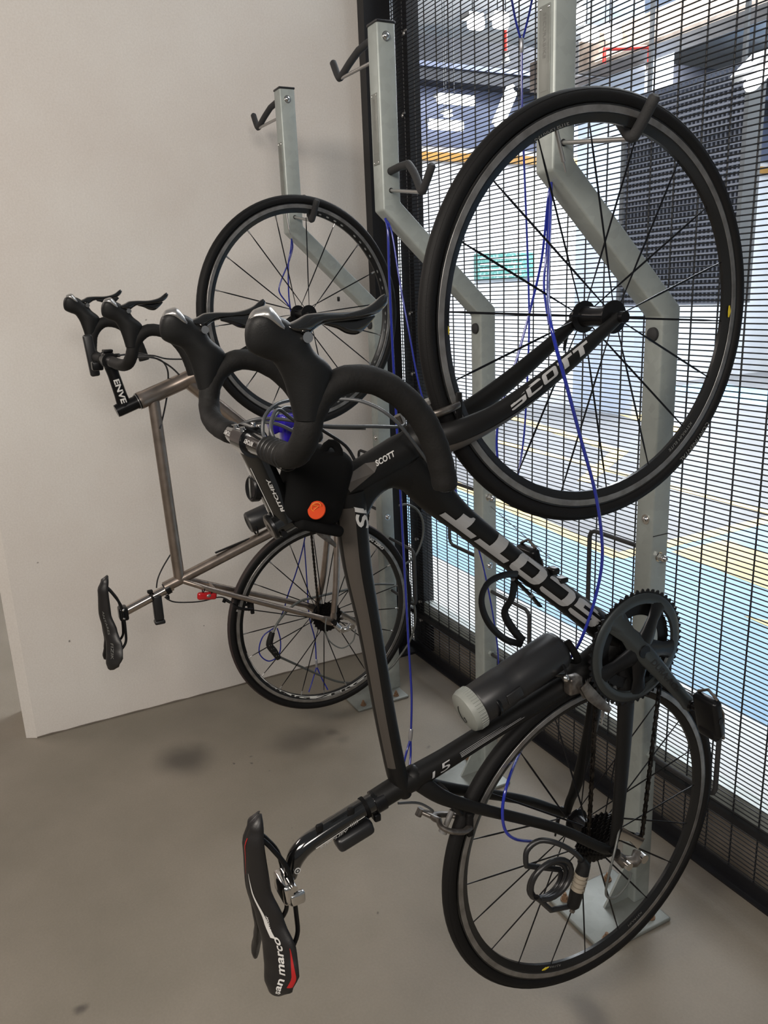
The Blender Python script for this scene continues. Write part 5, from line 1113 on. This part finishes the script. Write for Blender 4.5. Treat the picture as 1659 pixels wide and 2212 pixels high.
lockcable('blue_cable', 'blue cable slanting from the middle rack behind the down tube of the black bike', [
    [h2, at(846, 500, x=1.03), at(862, 600, x=1.05), at(884, 720, x=1.08), at(905, 830, x=1.10), at(935, 930, x=1.12), at(965, 1010, x=1.14), at(1000, 1100, x=1.15), at(1035, 1190, x=1.15), at(1058, 1290, x=1.15), at(1074, 1390, x=1.14), at(1077, 1440, x=1.13)]], .0024)
h1 = V(RX[2]-.022, -.5530, 1.6800)
lockcable('blue_cable', 'blue cable looping from the left rack behind the wheel of the bare metal bike', [
    [h1, at(632, 535, x=.36), at(624, 565, x=.36), at(606, 610, x=.36), at(604, 632, x=.36), at(622, 658, x=.36), at(640, 690, x=.36)],
    [h1, at(628, 540, x=.37), at(623, 570, x=.37), at(624, 640, x=.37), at(632, 700, x=.37), at(640, 800, x=.37), at(650, 900, x=.37), at(660, 1000, x=.38), at(662, 1120, x=.38), at(657, 1170, x=.38), at(640, 1235, x=.38), at(622, 1285, x=.38), at(612, 1320, x=.38), at(596, 1352, x=.38), at(568, 1375, x=.38), at(560, 1410, x=.38), at(580, 1428, x=.38), at(602, 1415, x=.38), at(606, 1385, x=.38), at(599, 1357, x=.38)],
    [at(657, 1170, x=.38), at(662, 1240, x=.38), at(668, 1330, x=.38), at(680, 1380, x=.38), at(683, 1425, x=.38)],
    [at(684, 1440, x=.38), at(675, 1470, x=.39), at(667, 1495, x=.40)], [at(684, 1440, x=.38), at(695, 1465, x=.39), at(708, 1490, x=.40)]], .0024, ferr=[(at(683, 1424, x=.38), at(684, 1442, x=.38))])
# grey coil lock round the left rack and wheel
gc = [at(862, 1092, x=.42), at(880, 1090, x=.42), at(902, 1102, x=.42), at(914, 1130, x=.42), at(912, 1165, x=.42), at(897, 1200, x=.42), at(872, 1220, x=.43), at(850, 1226, x=.45)]
gl_ = thing('grey_cable_lock', 'grey cable lock with a black number barrel, through the bare metal bike rear wheel', 'lock', at(588, 1390, x=.60))
build('cable_strand', G().tube(smooth_path(gc, 6), .0040, 10), M['grey_cable'], gl_)
build('cable_strand', G().tube(smooth_path([at(890, 1290, x=.42), at(897, 1320, x=.42), at(896, 1350, x=.42), at(885, 1385, x=.42), at(862, 1420, x=.42), at(838, 1447, x=.42), at(790, 1472, x=.44), at(740, 1474, x=.47), at(700, 1462, x=.50), at(650, 1440, x=.54), at(606, 1420, x=.58)], 6), .0040, 10), M['grey_cable'], gl_)
build('cable_strand', G().tube(smooth_path([at(850, 1262, x=.42), at(800, 1263, x=.45), at(740, 1276, x=.49), at(690, 1288, x=.53), at(650, 1298, x=.55), at(622, 1318, x=.57), at(600, 1345, x=.59), at(588, 1370, x=.60)], 6), .0042, 10), M['grey_cable'], gl_)
k0, k1, k2 = at(588, 1366, x=.60), at(582, 1392, x=.60), at(602, 1422, x=.60)
build('lock_barrel', G().tube(smooth_path([k0, k1, (k1+k2)/2, k2], 4), lerpl([.009, .0115, .0115, .009], 13), 14), M['hood'], gl_)
gd = G()
for i in range(4):
    for j in range(2): gd.ball((k1*(1-i/4)+k2*(i/4))+V(.0112, -.004+.007*j, .001), .0014, 6)
build('number_marks', gd, M['silver'], gl_)
